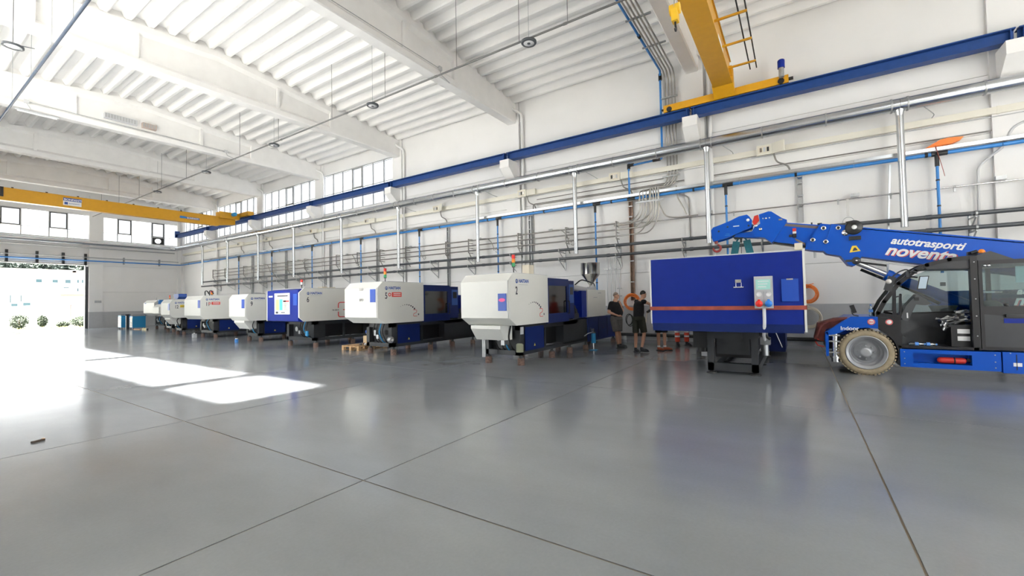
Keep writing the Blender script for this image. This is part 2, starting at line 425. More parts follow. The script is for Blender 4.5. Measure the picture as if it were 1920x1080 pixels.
# far wall
wf = thing('wall_far', None, None, (8, YF, 0), kind='structure')
mb = MB(); y0, y1 = YF+.1, YF+.3
mb.box((XL-.3, y0, 5.12), (XW+.3, y1, 7.08)).box((XL-.3, y0, 9.02), (XW+.3, y1, 11.2)).box((10.15, y0, 0), (XW+.3, y1, 5.12)).box((10.42, y0, 7.08), (10.9, y1, 9.02)).box((XL-.3, y0, 0), (.9, y1, 5.2)).box((16.2, y0, 7.08), (XW+.3, y1, 9.02))
mb.build('wall_backing', JOINTD, wf)
for a0, a1, z0, z1, m in ((XL, 10.4, 5.12, 7.08, WALLP), (10.9, XW, 5.0, 7.08, WALLP), (10.9, XW, 2.9, 5.0, WALLP), (10.9, XW, 1.28, 2.9, WALLP), (10.9, XW, -.02, 1.29, GREYP), (XL, XW, 9.02, 11.2, WALLP), (XL, .9, 0, 5.12, WALLP)):
    panel_wall(wf, m, YF, 'y', a0, a1, z0, z1)
B((10.12, YF-.14, 0), (10.95, YF+.1, 10.6)).build('pilaster', WALLP, wf)
B((10.119, YF-.143, 0), (10.951, YF+.09, 1.3)).build('pilaster_base', GREYP, wf)
B((16.0, YF-.12, 0), (XW, YF+.1, 10.6)).build('pilaster', WALLP, wf)
B((10.45, YF-.2, 2.02), (10.85, YF-.145, 2.2)).build('wall_plate', STEELD, wf)
window('window_%d' % wn, 'y', YF+.12, [-1.4, .6, 2.1, 3.1, 4.4, 5.5, 6.5, 7.93, 8.92, 10.4], [7.1, 7.74, 9.0], sashes=((1, 1), (3, 1), (5, 1), (7, 1))); wn += 1
wl = window('window_%d' % wn, 'y', YF+.12, [10.92, 11.88, 12.78, 14.16, 15.06, 16.2], [7.1, 7.74, 9.0], sashes=((1, 1), (3, 1)), blind=((3, 0),)); wn += 1
fan = MB().box((14.2, YF+.08, 7.13), (15.03, YF+.16, 7.2)).box((14.2, YF+.08, 7.64), (15.03, YF+.16, 7.71)).box((14.2, YF+.08, 7.2), (14.36, YF+.16, 7.64)).box((14.87, YF+.08, 7.2), (15.03, YF+.16, 7.64))
for i in range(16):
    a = 2*PI*i/16; b = 2*PI*(i+1)/16; rx, rz, cx, cz = .22, .2, 14.615, 7.42
    def sq(t):
        c, s = math.cos(t), math.sin(t); k = 1/max(abs(c), abs(s)); return (cx+c*k*.256, cz+s*k*.22)
    fan.prism([(cx+rx*math.cos(a), cz+rz*math.sin(a)), (cx+rx*math.cos(b), cz+rz*math.sin(b)), sq(b), sq(a)], 'y', YF+.09, YF+.15)
fan.build('fan_panel', BLACKF, wl)
# gate: open, its folded leaves stacked at the jamb
gt = thing('door_1', None, None, (5.2, YF, 0), kind='structure')
B((9.93, YF-.02, 0), (10.1, YF+.35, 5.0)).build('folded_leaf', TRUCKD, gt)
B((.9, YF+.1, 5.0), (10.12, YF+.3, 5.13)).build('gate_track', STEELD, gt)
B((9.98, YF-.14, 4.9), (10.12, YF+.3, 5.1)).build('door_frame', WALLP, gt)
# left wall (out of view, beside the viewer) and back wall
wlft = thing('wall_left', None, None, (XL, 15, 0), kind='structure')
mb = MB().box((XL-.3, YB, 4.6), (XL, YF+.3, 7.2)).box((XL-.3, -8.5, 0), (XL, 13.2, 4.6)).box((XL-.3, YB, 0), (XL, -13.5, 4.6)).box((XL-.3, -13.5, 4.2), (XL, -8.5, 4.6)).box((XL-.3, 19.6, 0), (XL, YF+.3, 4.6)).box((XL-.3, 13.2, 4.2), (XL, 19.6, 4.6)).box((XL-.3, YB, 9.8), (XL, YF+.3, 10.9)).box((XL-.3, YB, 7.2), (XL, -14.3, 9.8)).box((XL-.3, -4.8, 7.2), (XL, 7.9, 9.8)).box((XL-.3, 25.3, 7.2), (XL, YF+.3, 9.8))  # rear gate gap is added out of view, sends bounced sun to the ceiling
for y in (10.6, 18.2): mb.box((XL-.3, y-.25, 7.2), (XL, y+.25, 9.8))
mb.build('wall_shell', WALLP, wlft)
for y0, y1, n in ((-14.3, -4.8, 9), (7.95, 10.3, 2), (10.9, 17.9, 7), (18.5, 25.25, 7)):  # first row is added behind the viewer, its sun patch brightens the ceiling
    window('window_%d' % wn, 'x', XL-.15, [y0+(y1-y0)*i/n for i in range(n+1)], [7.2, 8.5, 9.8], gm=GLASSL); wn += 1
wb = thing('wall_back', None, None, (7.4, YB, 0), kind='structure')
MB().box((XL-.3, YB-.2, 4.4), (XW+.3, YB, 11.4)).box((XL-.3, YB-.2, 0), (1, YB, 4.4)).box((9, YB-.2, 0), (XW+.3, YB, 4.4)).build('wall_shell', WALLP, wb)  # unseen opening added here to let sky light in from behind

# ------------------------------------------------------------ crane rail
cr = thing('crane_rail', 'long dark blue steel runway girder on white corbels along the right wall', 'rail', (15.9, 15, 8))
seg = [YB+.5]+[y for y in BY]+[46.6]
for i in range(len(seg)-1):
    a, b = seg[i]+.03, seg[i+1]-.03
    MB().box((15.72, a, 8.09), (16.02, b, 8.12)).box((15.72, a, 7.79), (16.02, b, 7.815)).box((15.86, a, 7.815), (15.885, b, 8.09)).build('rail_girder', RAILB, cr)
    B((15.85, a, 8.12), (15.9, b, 8.15)).build('rail_head', STEELD, cr)
for y in BY:
    for d in (-.11, .11): B((15.74, y+d-.012, 7.815), (16.0, y+d+.012, 8.09)).build('stiffener', RAILB, cr)
B((15.7, 46.55, 7.8), (16.05, 46.7, 8.4)).build('end_stop', RAILB, cr)

# ------------------------------------------------------------ bridge crane near the viewer
c2 = thing('bridge_crane', 'yellow overhead crane bridge high at the right, with rung walkway and hanging hook rope', 'crane', (7.5, 1.85, 8.4))
gz = 8.42
MB().prism([(1.60, gz), (2.02, gz), (2.02, gz+.75), (1.60, gz+.75)], 'x', -1.1, 15.45).build('girder', YELLOW, c2)
MB().prism([(1.53, gz-.02), (2.09, gz-.02), (2.09, gz), (1.53, gz)], 'x', -1.1, 15.5).build('girder_flange', YELLOW, c2)
MB().prism([(1.56, gz+.75), (2.06, gz+.75), (2.06, gz+.77), (1.56, gz+.77)], 'x', -1.1, 15.5).build('girder_flange', YELLOW, c2)
B((15.74, 0.02, 8.16), (15.98, 3.78, 8.40)).build('end_carriage', YELLOW, c2)
MB().prism([(15.3, 8.42), (15.7, 8.16), (15.735, 8.40), (15.5, 8.9), (15.3, 8.9)], 'y', 1.5, 2.12).build('gusset', YELLOW, c2)
for y in (.22, 3.58):
    MB().cyl((15.72, y, 8.24), (15.9, y, 8.24), .09, n=16).build('wheel', BLACKF, c2)
MB().cyl((15.86, 3.78, 8.3), (15.86, 3.86, 8.3), .04).build('buffer', RUBBER, c2)
MB().cyl((15.86, .02, 8.3), (15.86, -.1, 8.3), .05).build('buffer', RUBBER, c2)
mo = MB().cyl((15.6, .2, 8.3), (15.6, .2, 8.62), .075).build('travel_motor', STEELD, c2)
MB().cyl((15.6, .2, 8.58), (15.6, .2, 8.8), .10).ell((15.6, .2, 8.8), (.1, .1, .06)).build('motor_cap', MIDBLUE, mo)
for k in range(9):
    x = 15.1-k*1.4
    MB().box((x-.025, .84, gz+.36), (x+.025, 1.6, gz+.41)).build('rung', YELLOW, c2)
for y in (.86, 1.04): MB().cyl((0, y, gz+.44), (15.7, y, gz+.44), .018).build('cable_rail', RUBBER, c2)
B((13.0, 1.595, gz+.2), (13.9, 1.6, gz+.42)).build('maker_plate', WHITE, c2)
B((15.2, 1.6, gz+.2), (15.45, 1.52, gz+.5)).build('junction_box', YELLOW, c2)
hk = thing('hook_block', 'yellow hook block with black hook hanging on ropes at the top right', 'hook', (9.1, 1.9, 7.0))
MB().box((9.0, 1.84, 7.34), (9.2, 1.96, 7.47)).prism([(9.02, 7.18), (9.18, 7.18), (9.21, 7.34), (8.99, 7.34)], 'y', 1.84, 1.96).build('block_body', YELLOWH, hk)
MB().cyl((9.1, 1.80, 7.44), (9.1, 2.0, 7.44), .105, n=20).build('sheave', YELLOWH, hk)
MB().cyl((9.1, 1.9, 7.19), (9.1, 1.9, 7.10), .02).tube(arc((9.1, 1.9, 7.05), .05, R(90), R(-160), 12, (1, 0, 0), (0, 0, 1)), .02, 8).build('hook', BLACKF, hk)
for x, q in ((9.0, -.35), (9.2, .25), (9.06, -.28)): MB().cyl((x, 1.9, 7.44), (x+q*.35, 1.82, 8.42), .006, n=6).build('rope', STEELD, hk)

# ------------------------------------------------------------ bridge crane far away
c1 = thing('bridge_crane', 'yellow overhead crane bridge spanning before the far wall windows, blue white maker plates', 'crane', (6, 34.6, 7.4))
B((-1.1, 34.42, 7.32), (14.2, 34.8, 7.98)).build('girder', YELLOW, c1)
MB().prism([(13.7, 7.3), (15.3, 7.55), (15.3, 7.98), (13.7, 7.98)], 'y', 34.45, 34.75).build('girder_end', YELLOW, c1)
B((-1.1, 34.38, 7.98), (14.9, 34.84, 8.0)).build('girder_flange', YELLOW, c1)
MB().box((15.6, 33.2, 8.15), (16.0, 36.4, 8.45)).build('end_carriage', YELLOW, c1)
B((14.2, 34.2, 7.9), (15.5, 34.9, 8.35)).build('gusset', YELLOW, c1)
MB().cyl((15.0, 34.1, 8.2), (15.0, 33.8, 8.2), .14).build('travel_motor', CYAN, c1)
B((4.0, 34.3, 7.5), (4.12, 34.4, 8.0)).build('hoist_bracket', BLACKF, c1)
for k in range(12): B((-.6+k*1.25, 34.42, 8.0), (-.52+k*1.25, 34.5, 8.06)).build('bolt_lug', BLACKF, c1)
pl = B((6.33, 34.405, 7.45), (7.08, 34.42, 7.86)).build('maker_plate', WHITE, c1)
B((6.33, 34.40, 7.7), (7.08, 34.405, 7.88)).build('plate_band', LOGOB, pl)
text('BONFANTI', .15, WHITE, pl, (6.36, 34.398, 7.73), SIDE, 'lettering', .004)
B((6.38, 34.40, 7.5), (6.52, 34.405, 7.64)).build('emblem', LOGOB, pl)
text('BONFANTI', .09, LOGOB, pl, (6.56, 34.398, 7.54), SIDE)
p2 = B((12.2, 34.405, 7.54), (13.0, 34.42, 7.68)).build('maker_plate', LOGOB, c1)
text('BONFANTI', .14, WHITE, p2, (12.26, 34.398, 7.56), SIDE, 'lettering', .004)
MB().prism([(11.86, 7.55), (12.15, 7.55), (12.28, 7.62), (12.15, 7.7), (11.86, 7.7)], 'y', 34.4, 34.42).build('arrow_plate', PIPEB, c1)

# ------------------------------------------------------------ lights and hanging conduit
XC, ZC = 10.15, 8.82
lr = thing('light_conduit', 'long thin grey conduit hanging on rods below the beams, carrying the round lamps', 'conduit', (XC, 15, ZC))
for i in range(12):
    a = -9+i*4.6
    MB().cyl((XC, a, ZC), (XC, a+4.59, ZC), .028).build('conduit', DULLC, lr)
    MB().cyl((XC, a+.02, ZC), (XC, a+.12, ZC), .036).build('coupling', DULLC, lr)
for y in (1.2, 4.8, 6.3, 8.6, 11.9, 15.0, 18.9, 22.4, 25.6, 28.6, 32.2, 36.0, 40, 44):
    if min(abs(y-b) for b in BY) < .25: continue
    MB().cyl((XC, y, ZC), (XC, y, zr(XC)+.1), .008, n=6).build('hanging_rod', DULLC, lr)
names = ['nearest one, at the top centre', 'second from the top centre', 'third along, before the row of windows', 'fourth along, above the machines', 'farthest, near the far wall']
for i, y in enumerate((6.0, 12.6, 19.3, 26.1, 32.9)):
    L = thing('high_bay_lamp', 'round grey ring lamp on the conduit, '+names[i], 'lamp', (XC+.02, y, ZC-.12), 'round lamps on the hanging conduit')
    MB().lathe((XC+.02, y, ZC-.13), (0, 0, 1), [(.15, 0), (.20, 0), (.215, .02), (.215, .06), (.19, .075), (.15, .07), (.15, 0)], 28).build('rim', PIPED, L)
    MB().lathe((XC+.02, y, ZC-.125), (0, 0, 1), [(0.001, 0), (.15, 0), (.15, .05), (.06, .09), (.001, .09)], 28).build('diffuser', WHITE, L)
    MB().cyl((XC+.02, y, ZC-.04), (XC+.02, y, ZC-.135), .045).build('driver_housing', PIPED, L)
    MB().cyl((XC+.02, y, ZC-.05), (XC+.02, y, zr(XC)+.1), .006, n=6).build('hanging_rod', STEELD, L)
L = thing('high_bay_lamp', 'round dark rimmed high bay lamp at the left edge of the photo', 'lamp', (2.2, 17.3, 8.7))
MB().lathe((2.2, 17.3, 8.6), (0, 0, 1), [(.17, 0), (.21, 0), (.21, .05), (.17, .06), (.17, 0)], 28).build('rim', PIPED, L)
MB().lathe((2.2, 17.3, 8.62), (0, 0, 1), [(.001, 0), (.17, 0), (.17, .03), (.001, .06)], 28).build('diffuser', WHITE, L)
MB().cyl((2.2, 17.3, 8.65), (2.2, 17.3, zr(2.2)+.2), .008, n=6).cyl((2.2, 17.3, 8.68), (2.55, 17.0, 8.62), .012, n=6).build('hanger', PIPED, L)
bp_ = thing('ceiling_air_pipe', 'blue grey pipe crossing the upper left corner on thin hangers', 'pipe', (2.9, 19, 8.8))
for i in range(9): MB().cyl((2.9, -5+i*6, 8.82), (2.9, .98+i*6, 8.82), .035).build('pipe', mat('slate_blue_pipe', (.035, .055, .095), .45), bp_)
for y in (6, 11, 15.0, 17.2, 19.8, 22.8, 26.5, 30): MB().cyl((2.9, y, 8.82), (2.9, y, zr(2.9)+.1), .007, n=6).build('hanging_rod', STEELD, bp_)
# tube light on the third beam and the little wiring on beams
tl = thing('tube_lamp', 'white slim tube lamp under the third beam at the left', 'lamp', (3.9, 25.3, 9.45))
MB().cyl((3.35, 25.33, 9.42), (4.45, 25.33, 9.42), .03).build('tube', WHITE, tl)
B((3.3, 25.3, 9.44), (4.5, 25.36, 9.49)).build('fitting', GREYPL, tl)
for yb, lab in ((25.6, 'thin grey cable conduit along the third beam, box at each end'), (10.6, 'thin grey cable conduit along the big beam, box at its wall end')):
    cc = thing('beam_cable', lab, 'cable', (8, yb-.25, 9.9))
    x0, x1 = (3.6, 10.8) if yb > 20 else (5.5, 11.3)
    MB().tube(bend([(x0, yb-.245, 9.86), (x1, yb-.245, 9.86)], .1), .012, 6).build('conduit', STEELD, cc)
    for x in (x0, x1): B((x-.07, yb-.30, 9.79), (x+.07, yb-.225, 9.93)).build('junction_box', GREYPL, cc)
    MB().tube(bend([(x1, yb-.26, 9.8), (x1+.05, yb-.26, 9.66), (x1+.5, yb-.26, 9.55)], .1), .012, 6).build('cable_drop', STEELD, cc)
    if yb > 20: MB().tube(bend([(x0, yb-.26, 9.8), (x0+.15, yb-.3, 9.5), (x0-.2, yb-.28, 9.5)], .1), .012, 6).build('cable_drop', STEELD, cc)
for x0, x1, lab, mm in ((5.92, 7.07, 'wider grey vent grille on the third beam', GREYPL), (7.26, 7.79, 'small brownish vent grille on the third beam, right of the wider one', mat('brown_grille', (.45, .38, .34), .7))):
    g = thing('vent_grille', lab, 'grille', (x0, 25.3, 10.35))
    B((x0, 25.33, 10.03), (x1, 25.51, 10.26)).build('frame', mm, g)
    n = int((x1-x0)/.1)
    for i in range(n): B((x0+.02+i*.1, 25.315, 10.06), (x0+.07+i*.1, 25.33, 10.23)).build('slat', STEELD, g)
# ------------------------------------------------------------ ventilation duct on the right wall with its drop pipes
XD, ZD, RD = 15.75, 6.76, .18
dk = thing('ventilation_duct', 'round galvanised duct along the right wall and far wall, many drop pipes hanging from it', 'duct', (XD, 15, ZD))
YD = [-7.4, -2.5, 2.42, 7.3, 12.23, 17.53, 22.42, 27.5, 32.05, 36.7, 41.1]
prev = YB+.6
for y in YD+[46.3]:
    n = max(1, round((y-prev)/1.5)); st = (y-prev)/n
    for i in range(n): MB().cyl((XD, prev+i*st+.004, ZD), (XD, prev+(i+1)*st-.004, ZD), RD, n=20).build('duct_section', STEEL, dk)
    for i in range(1, n): MB().cyl((XD, prev+i*st-.02, ZD), (XD, prev+i*st+.02, ZD), RD+.012, n=20).build('band', STEELD, dk)
    prev = y
for y in YD:
    MB().lathe((XD, y, ZD), (0, 0, -1), [(.12, 0), (.12, .16), (.1, .2), (.085, .3)], 18).build('saddle', STEEL, dk)
    for d in (-.17, .17): MB().cyl((XD, y+d-.02, ZD), (XD, y+d+.02, ZD), RD+.016, n=20).build('clamp', STEELD, dk)
    zb = 3.38
    MB().cyl((XD, y, ZD-.2), (XD, y, 5.2), .085, n=16).build('drop_pipe', STEEL, dk)
    MB().cyl((XD, y, 5.2), (XD, y, zb), .08, .085, n=16).cyl((XD, y, 5.19), (XD, y, 5.23), .093, n=16).build('drop_pipe', STEEL, dk)
    MB().tube(bend([(XD, y-.5, ZD-.18), (XD+.25, y-.75, ZD-.36), (XW-.02, y-.75, ZD-.36)], .1), .012, 6).build('wall_bracket', STEELD, dk)
MB().tube(bend([(XD, 46.3, ZD), (XD-.3, 46.6, ZD), (12, 46.6, ZD)], .35, 8), RD, 18).build('duct_section', STEEL, dk)
for i in range(9): MB().cyl((12-i*1.5, 46.6, ZD), (12-(i+1)*1.5+.01, 46.6, ZD), RD, n=18).cyl((12-i*1.5-.02, 46.6, ZD), (12-i*1.5+.02, 46.6, ZD), RD+.012, n=18).build('duct_section', STEEL, dk)
MB().cyl((15.6, 46.4, 6.35), (-1, 46.4, 6.35), .05).build('duct_pipe', STEELD, dk)

# ------------------------------------------------------------ cream cable trunking with boxes
ct = thing('cable_trunking', 'cream square cable trunking along the right wall under the duct, with tap-off boxes', 'trunking', (16.3, 15, 6.25))
for i in range(20):
    a = -13.5+i*3
    B((16.24, a+.005, 6.20), (16.36, a+2.995, 6.38)).build('trunking_length', CREAM, ct)
    B((16.235, a-.03, 6.19), (16.365, a+.03, 6.39)).build('joint_cover', CREAM, ct)
MB().cyl((16.26, -13.5, 6.13), (16.26, 46, 6.13), .012, n=6).build('cable', GREYPL, ct)
for k, y in enumerate((.55, 5.6, 9.85, 15.0, 20.4, 26.0, 31.5, 35.6)):
    b = B((16.14, y-.02, 6.15), (16.24, y+.42, 6.47)).build('tap_off_box', CREAM, ct)
    B((16.13, y+.04, 6.19), (16.145, y+.38, 6.43)).build('box_interior', BEIGEP, b)
    for i in range(3): B((16.115, y+.07+i*.1, 6.24), (16.135, y+.13+i*.1, 6.38)).build('fuse', [BLACKF, GREYPL, STAIN][(i+k) % 3], b)
    if k in (0, 3): MB().prism([(16.13, y-.02), (15.95, y-.34), (15.97, y-.36), (16.15, y-.04)], 'z', 6.14, 6.48).build('box_lid', CREAM, ct)
    else: B((16.12, y-.5, 6.17), (16.24, y-.05, 6.42)).build('box_lid', CREAM, ct)
    MB().tube(bend([(16.2, y-.05, 6.15), (16.2, y-.12, 5.85), (16.22, y-.42, 5.72), (16.22, y-.5, 5.45)], .14), .026, 8).build('flexible_conduit', CONDU, ct)

# ------------------------------------------------------------ compressed air ring main
ap = thing('compressed_air_pipe', 'bright blue compressed air pipe under a zinc tray, with thin blue drops down the wall', 'pipe', (16.2, 15, 5.36))
for i in range(20):
    a = -13.5+i*3
    MB().cyl((16.15, a, 5.35), (16.15, a+2.99, 5.35), .052).build('pipe', PIPEB, ap)
    B((16.08, a+.003, 5.43), (16.24, a+2.997, 5.52)).build('cable_tray', STEEL, ap)
    MB().cyl((16.15, a+1.4, 5.35), (16.15, a+1.46, 5.35), .064).build('pipe_clip', BLACKF, ap)
for y in (-8.1, -3.27, 1.91, 6.6, 11.35, 16.35, 21.1, 26.0, 30.9, 35.7):
    MB().cyl((16.15, y-.22, 5.35), (16.15, y+.1, 5.35), .066).tube(bend([(16.15, y, 5.35), (16.1, y, 5.30), (16.1, y, 5.0)], .06), .05, 8).build('tee_fitting', BLACKF, ap)
    MB().cyl((16.1, y, 5.05), (16.1, y, 1.35 if y > -3 else 2.1), .033).build('drop_pipe', PIPEB, ap)
    for z in (4.6, 3.9, 2.9, 2.2): MB().cyl((16.1, y, z), (16.1, y, z+.04), .042).build('pipe_clip', BLACKF, ap)
    MB().box((16.07, y-.05, 1.75), (16.13, y+.05, 1.85)).build('valve', BLACKF, ap)
MB().tube(bend([(16.15, 46.2, 5.35), (16.1, 46.7, 5.35), (15, 46.72, 5.35)], .2), .05, 8).cyl((15, 46.72, 5.35), (-1, 46.72, 5.35), .05).build('pipe', PIPEB, ap)
MB().cyl((16, 46.75, 5.62), (-1, 46.75, 5.62), .035).build('conduit', STEELD, ap)
for x in (14.6, 12.2): MB().box((x, 46.68, 5.2), (x+.06, 46.95, 5.75)).build('pipe_clip', STEELD, ap)
for x in (5.81, 7.29, 8.66, 9.9): B((x-.07, 46.78, 5.0), (x+.07, 46.95, 5.9)).build('wall_bracket', BLACKF, ap)
# high blue branch linking to the ceiling pipe
MB().tube(bend([(16.15, 5.22, 5.42), (16.15, 5.22, 6.62), (16.1, 4.1, 6.64), (16.1, 3.99, 6.64), (16.25, 3.99, 6.9), (16.25, 3.99, 9.75), (16.1, 3.95, 9.9), (1.0, 3.95, 9.9)], .08), .038, 8).build('pipe', PIPEB, ap)
for p, q in (((16.15, 5.22, 6.5), (16.15, 5.22, 6.68)), ((16.15, 5.22, 6.64), (16.14, 5.02, 6.64)), ((16.1, 4.3, 6.64), (16.1, 4.02, 6.64)), ((16.25, 3.99, 9.6), (16.25, 3.99, 9.85)), ((16.15, 5.3, 5.35), (16.15, 5.0, 5.35))):
    MB().cyl(p, q, .06).build('elbow_fitting', BLACKF, ap)
for x in (13.6, 11.2): MB().cyl((x-.06, 3.95, 9.9), (x+.06, 3.95, 9.9), .055).build('coupling', BLACKF, ap)

# ------------------------------------------------------------ two dark water pipes
for z, w in ((3.60, 'upper'), (3.24, 'lower')):
    wp = thing('water_pipe', 'long anthracite pipe on brackets along the right wall, %s one of the pair' % w, 'pipe', (15.85, 15, z), 'pair of anthracite pipes')
    for i in range(19):
        a = -15+i*3
        if a > 41: break
        MB().cyl((15.85, a+.003, z), (15.85, min(a+2.997, 41.5), z), .057, n=12).build('pipe', PIPED, wp)
        MB().cyl((15.85, a-.06, z), (15.85, a+.06, z), .068, n=12).build('coupling', PIPED, wp)
    for i in range(24):
        y = -13.5+i*2.4
        if y > 41: break
        MB().box((15.83, y-.02, z-.10), (XW-.01, y+.02, z-.06)).bar((15.9, y, z-.1), (XW-.02, y, z-.42), .03, .02).box((XW-.04, y-.02, z-.45), (XW-.01, y+.02, z+.02)).build('wall_bracket', STEELD, wp)
        MB().cyl((15.85, y-.02, z), (15.85, y+.02, z), .072, n=12).build('pipe_clamp', STEELD, wp)

# ------------------------------------------------------------ conduits: rack of three, ladder frames
cr3 = thing('conduit_rack', 'rack of three parallel grey conduits with ladder frames above the machines', 'conduit', (16.15, 23, 4.2))
lad = [5.75, 7.9, 10.24, 13.05, 14.5, 17.35, 19.4, 21.4, 23.4, 26.8, 28.8, 30.8, 34.9, 37.9, 40]
for z in (4.47, 4.23, 3.99):
    for a, b in zip(lad[:-1], lad[1:]): MB().cyl((16.12, a, z), (16.12, b-.004, z), .03, n=8).build('conduit', CONDU, cr3)
for y in lad:
    MB().box((16.05, y-.02, 3.9), (16.09, y+.02, 4.55)).box((16.05, y-.02, 4.53), (XW-.01, y+.02, 4.56)).box((16.05, y-.02, 4.36), (XW-.01, y+.02, 4.38)).box((16.05, y-.02, 4.12), (XW-.01, y+.02, 4.14)).box((16.05, y-.02, 3.88), (XW-.01, y+.02, 3.91)).build('ladder_frame', CONDU, cr3)
    MB().bar((16.1, y, 3.9), (XW-.02, y-.02, 3.5), .03, .03).build('frame_brace', CONDU, cr3)
for y in (8.6, 12.4, 17.0, 22.4, 27.6, 32):
    MB().tube(bend([(16.1, y, 4.5), (16.1, y-.5, 4.48), (16.1, y-.75, 4.2), (16.15, y-.8, 3.9)], .2), .02, 6).build('conduit_branch', CONDU, cr3)
    MB().cyl((16.12, y-.05, 4.52), (16.12, y+.1, 4.52), .05).build('junction_box', STEELD, cr3)
    MB().tube([(16.1, y-.9, 3.95)]+arc((16.1, y-1, 3.88), .09, R(20), R(340), 10, (0, 1, 0), (0, 0, 1)), .012, 6).build('cable_loop', CONDU, cr3)

# bundle from the ceiling down the wall and over to the rack
cb = thing('conduit_bundle', 'bundle of steel conduits coming along the ceiling, down the wall and sweeping to the rack', 'conduit', (16.2, 3.7, 6))
for i in range(4):
    y = 3.82-.11*i
    MB().tube(bend([(.5, y, 9.82), (16.05, y, 9.82), (16.28, y, 9.55), (16.28, y, 8.0), (16.22, y, 7.6), (16.28, y, 7.2), (16.28, y, 5.9), (16.2, y+.15, 5.64), (16.2, 4.35+.0*i+.12*i, 5.64-.012*i), (16.1, 4.45+.12*i, 5.56), (16.08, 4.45+.12*i, 5.15)], .14), .028, 8).build('conduit', BUNDLE, cb)
for x in (14.3, 12.6, 10.9): B((x-.03, 3.3, 9.86), (x+.03, 4.05, 9.9)).build('strut', STEELD, cb)
for z in (8.9, 7.9, 6.9, 6.0): B((16.22, 3.4, z-.02), (16.3, 4.0, z+.02)).build('strut', STEELD, cb)
for i in range(4):       # sweeps to the rack
    z = (4.47, 4.40, 4.23, 3.99)[i]; y0 = 4.81-.12*i
    pts = [(16.08, y0, 5.3), (16.08, y0, 5.0)]+arc((16.1, y0+.0+.62, 5.0), .62, PI, PI*1.5, 8, (0, 1, 0), (0, 0, (5.0-z)/.62))[1:]+[(16.12, 5.85, z)]
    MB().tube(pts, .025, 8).build('sweep_conduit', BUNDLE, cb)
for i in range(4):
    z = (4.47, 4.23, 4.23, 3.99)[i]; y0 = 4.4-.09*i
    pts = [(16.05, y0, 5.64), (16.05, y0, 4.9)]+arc((16.08, y0+.55, 4.9), .55, PI, PI*1.5, 8, (0, 1, 0), (0, 0, (4.9-z)/.55))[1:]+[(16.12, 5.8, z)]
    MB().tube(pts, .025, 8).build('sweep_conduit', BUNDLE, cb)
B((16.02, 3.95, 5.12), (16.06, 4.95, 5.18)).build('strut', STEELD, cb)
MB().tube(bend([(16.08, 4.12, 5.64), (16.08, 4.12, 5.0), (16.08, 3.9, 4.5), (16.1, 3.45, 4.42), (16.1, 2.8, 4.44)], .3), .025, 8).build('sweep_conduit', BUNDLE, cb)
MB().tube(bend([(16.2, 3.52, 5.6), (16.15, 3.5, 5.2), (16.1, 3.3, 4.8), (16.1, 3.18, 4.5)], .15), .025, 8).build('sweep_conduit', BUNDLE, cb)
MB().tube(bend([(16.25, 3.45, 5.3), (16.25, 3.12, 5.15), (16.25, 3.1, 3.7)], .12), .022, 8).build('conduit', CONDU, cb)
for y in (4.81, 4.6, 4.4, 4.13): MB().cyl((16.05, y, 5.2), (16.05, y, 5.28), .04).build('union', BUNDLE, cb)

# single conduit of the right half with lamps and small fittings
sc = thing('wall_conduit', 'thin grey conduit running behind the crane boom to the right edge', 'conduit', (16.2, -1, 4.4))
for a, b in ((5.0, 2.5), (2.5, -.5), (-.5, -3.5), (-3.5, -4.75)): MB().cyl((16.18, a, 4.40), (16.18, b, 4.40), .022, n=8).build('conduit', STAIN, sc)
MB().tube(bend([(16.18, -4.75, 4.4), (16.18, -4.9, 4.4), (16.18, -4.9, 3.7)], .1), .022, 8).build('conduit', STAIN, sc)
for y in (1.7, -.1, -1.1, -2.3, -3.6): MB().cyl((16.18, y-.03, 4.4), (16.18, y+.03, 4.4), .034, n=10).box((16.16, y-.02, 4.27), (16.2, y+.02, 4.38)).build('clip', STEELD, sc)
for y in (2.45, -1.5, -4.45): MB().box((16.1, y-.1, 4.44), (16.22, y+.1, 4.54)).build('socket_box', STEELD, sc)
hb = thing('hanging_bracket', 'steel flat bar with ring hanging behind the crane boom', 'bracket', (16.1, -1.32, 3.9))
B((16.1, -1.35, 3.88), (16.12, -1.29, 4.38)).build('flat_bar', CHROME, hb)
MB().tube(arc((16.1, -1.32, 3.72), .13, 0, 2*PI, 20, (0, 1, 0), (0, 0, 1))[:-1], .008, 6, True).build('ring', STEELD, hb)

# high grey conduits above the air pipe
hc = thing('wall_conduit', 'slim grey conduit high on the right wall between trunking and blue pipe', 'conduit', (16.3, 10, 5.9))
for z, a, b in ((5.98, 4.0, 9.4), (5.80, -12, 9.2), (5.75, 3.9, 9.4)): MB().cyl((16.36, a, z), (16.36, b, z), .018, n=8).build('conduit', CONDU, hc)
MB().tube(bend([(16.36, 9.2, 5.8), (16.36, 9.6, 5.8), (16.36, 9.6, 3.7)], .12), .02, 8).build('conduit', CONDU, hc)
rc = thing('wall_conduit', 'grey flexible conduit with slanted bend near the right edge of the photo', 'conduit', (16.3, -4.3, 5))
MB().tube(bend([(16.28, -4.05, 3.3), (16.28, -4.08, 4.85), (16.28, -4.25, 5.05), (16.28, -4.55, 5.3), (16.3, -4.75, 5.8), (16.3, -5.1, 5.95), (16.3, -7, 5.95)], .15), .03, 8).build('conduit', GREYPL, rc)

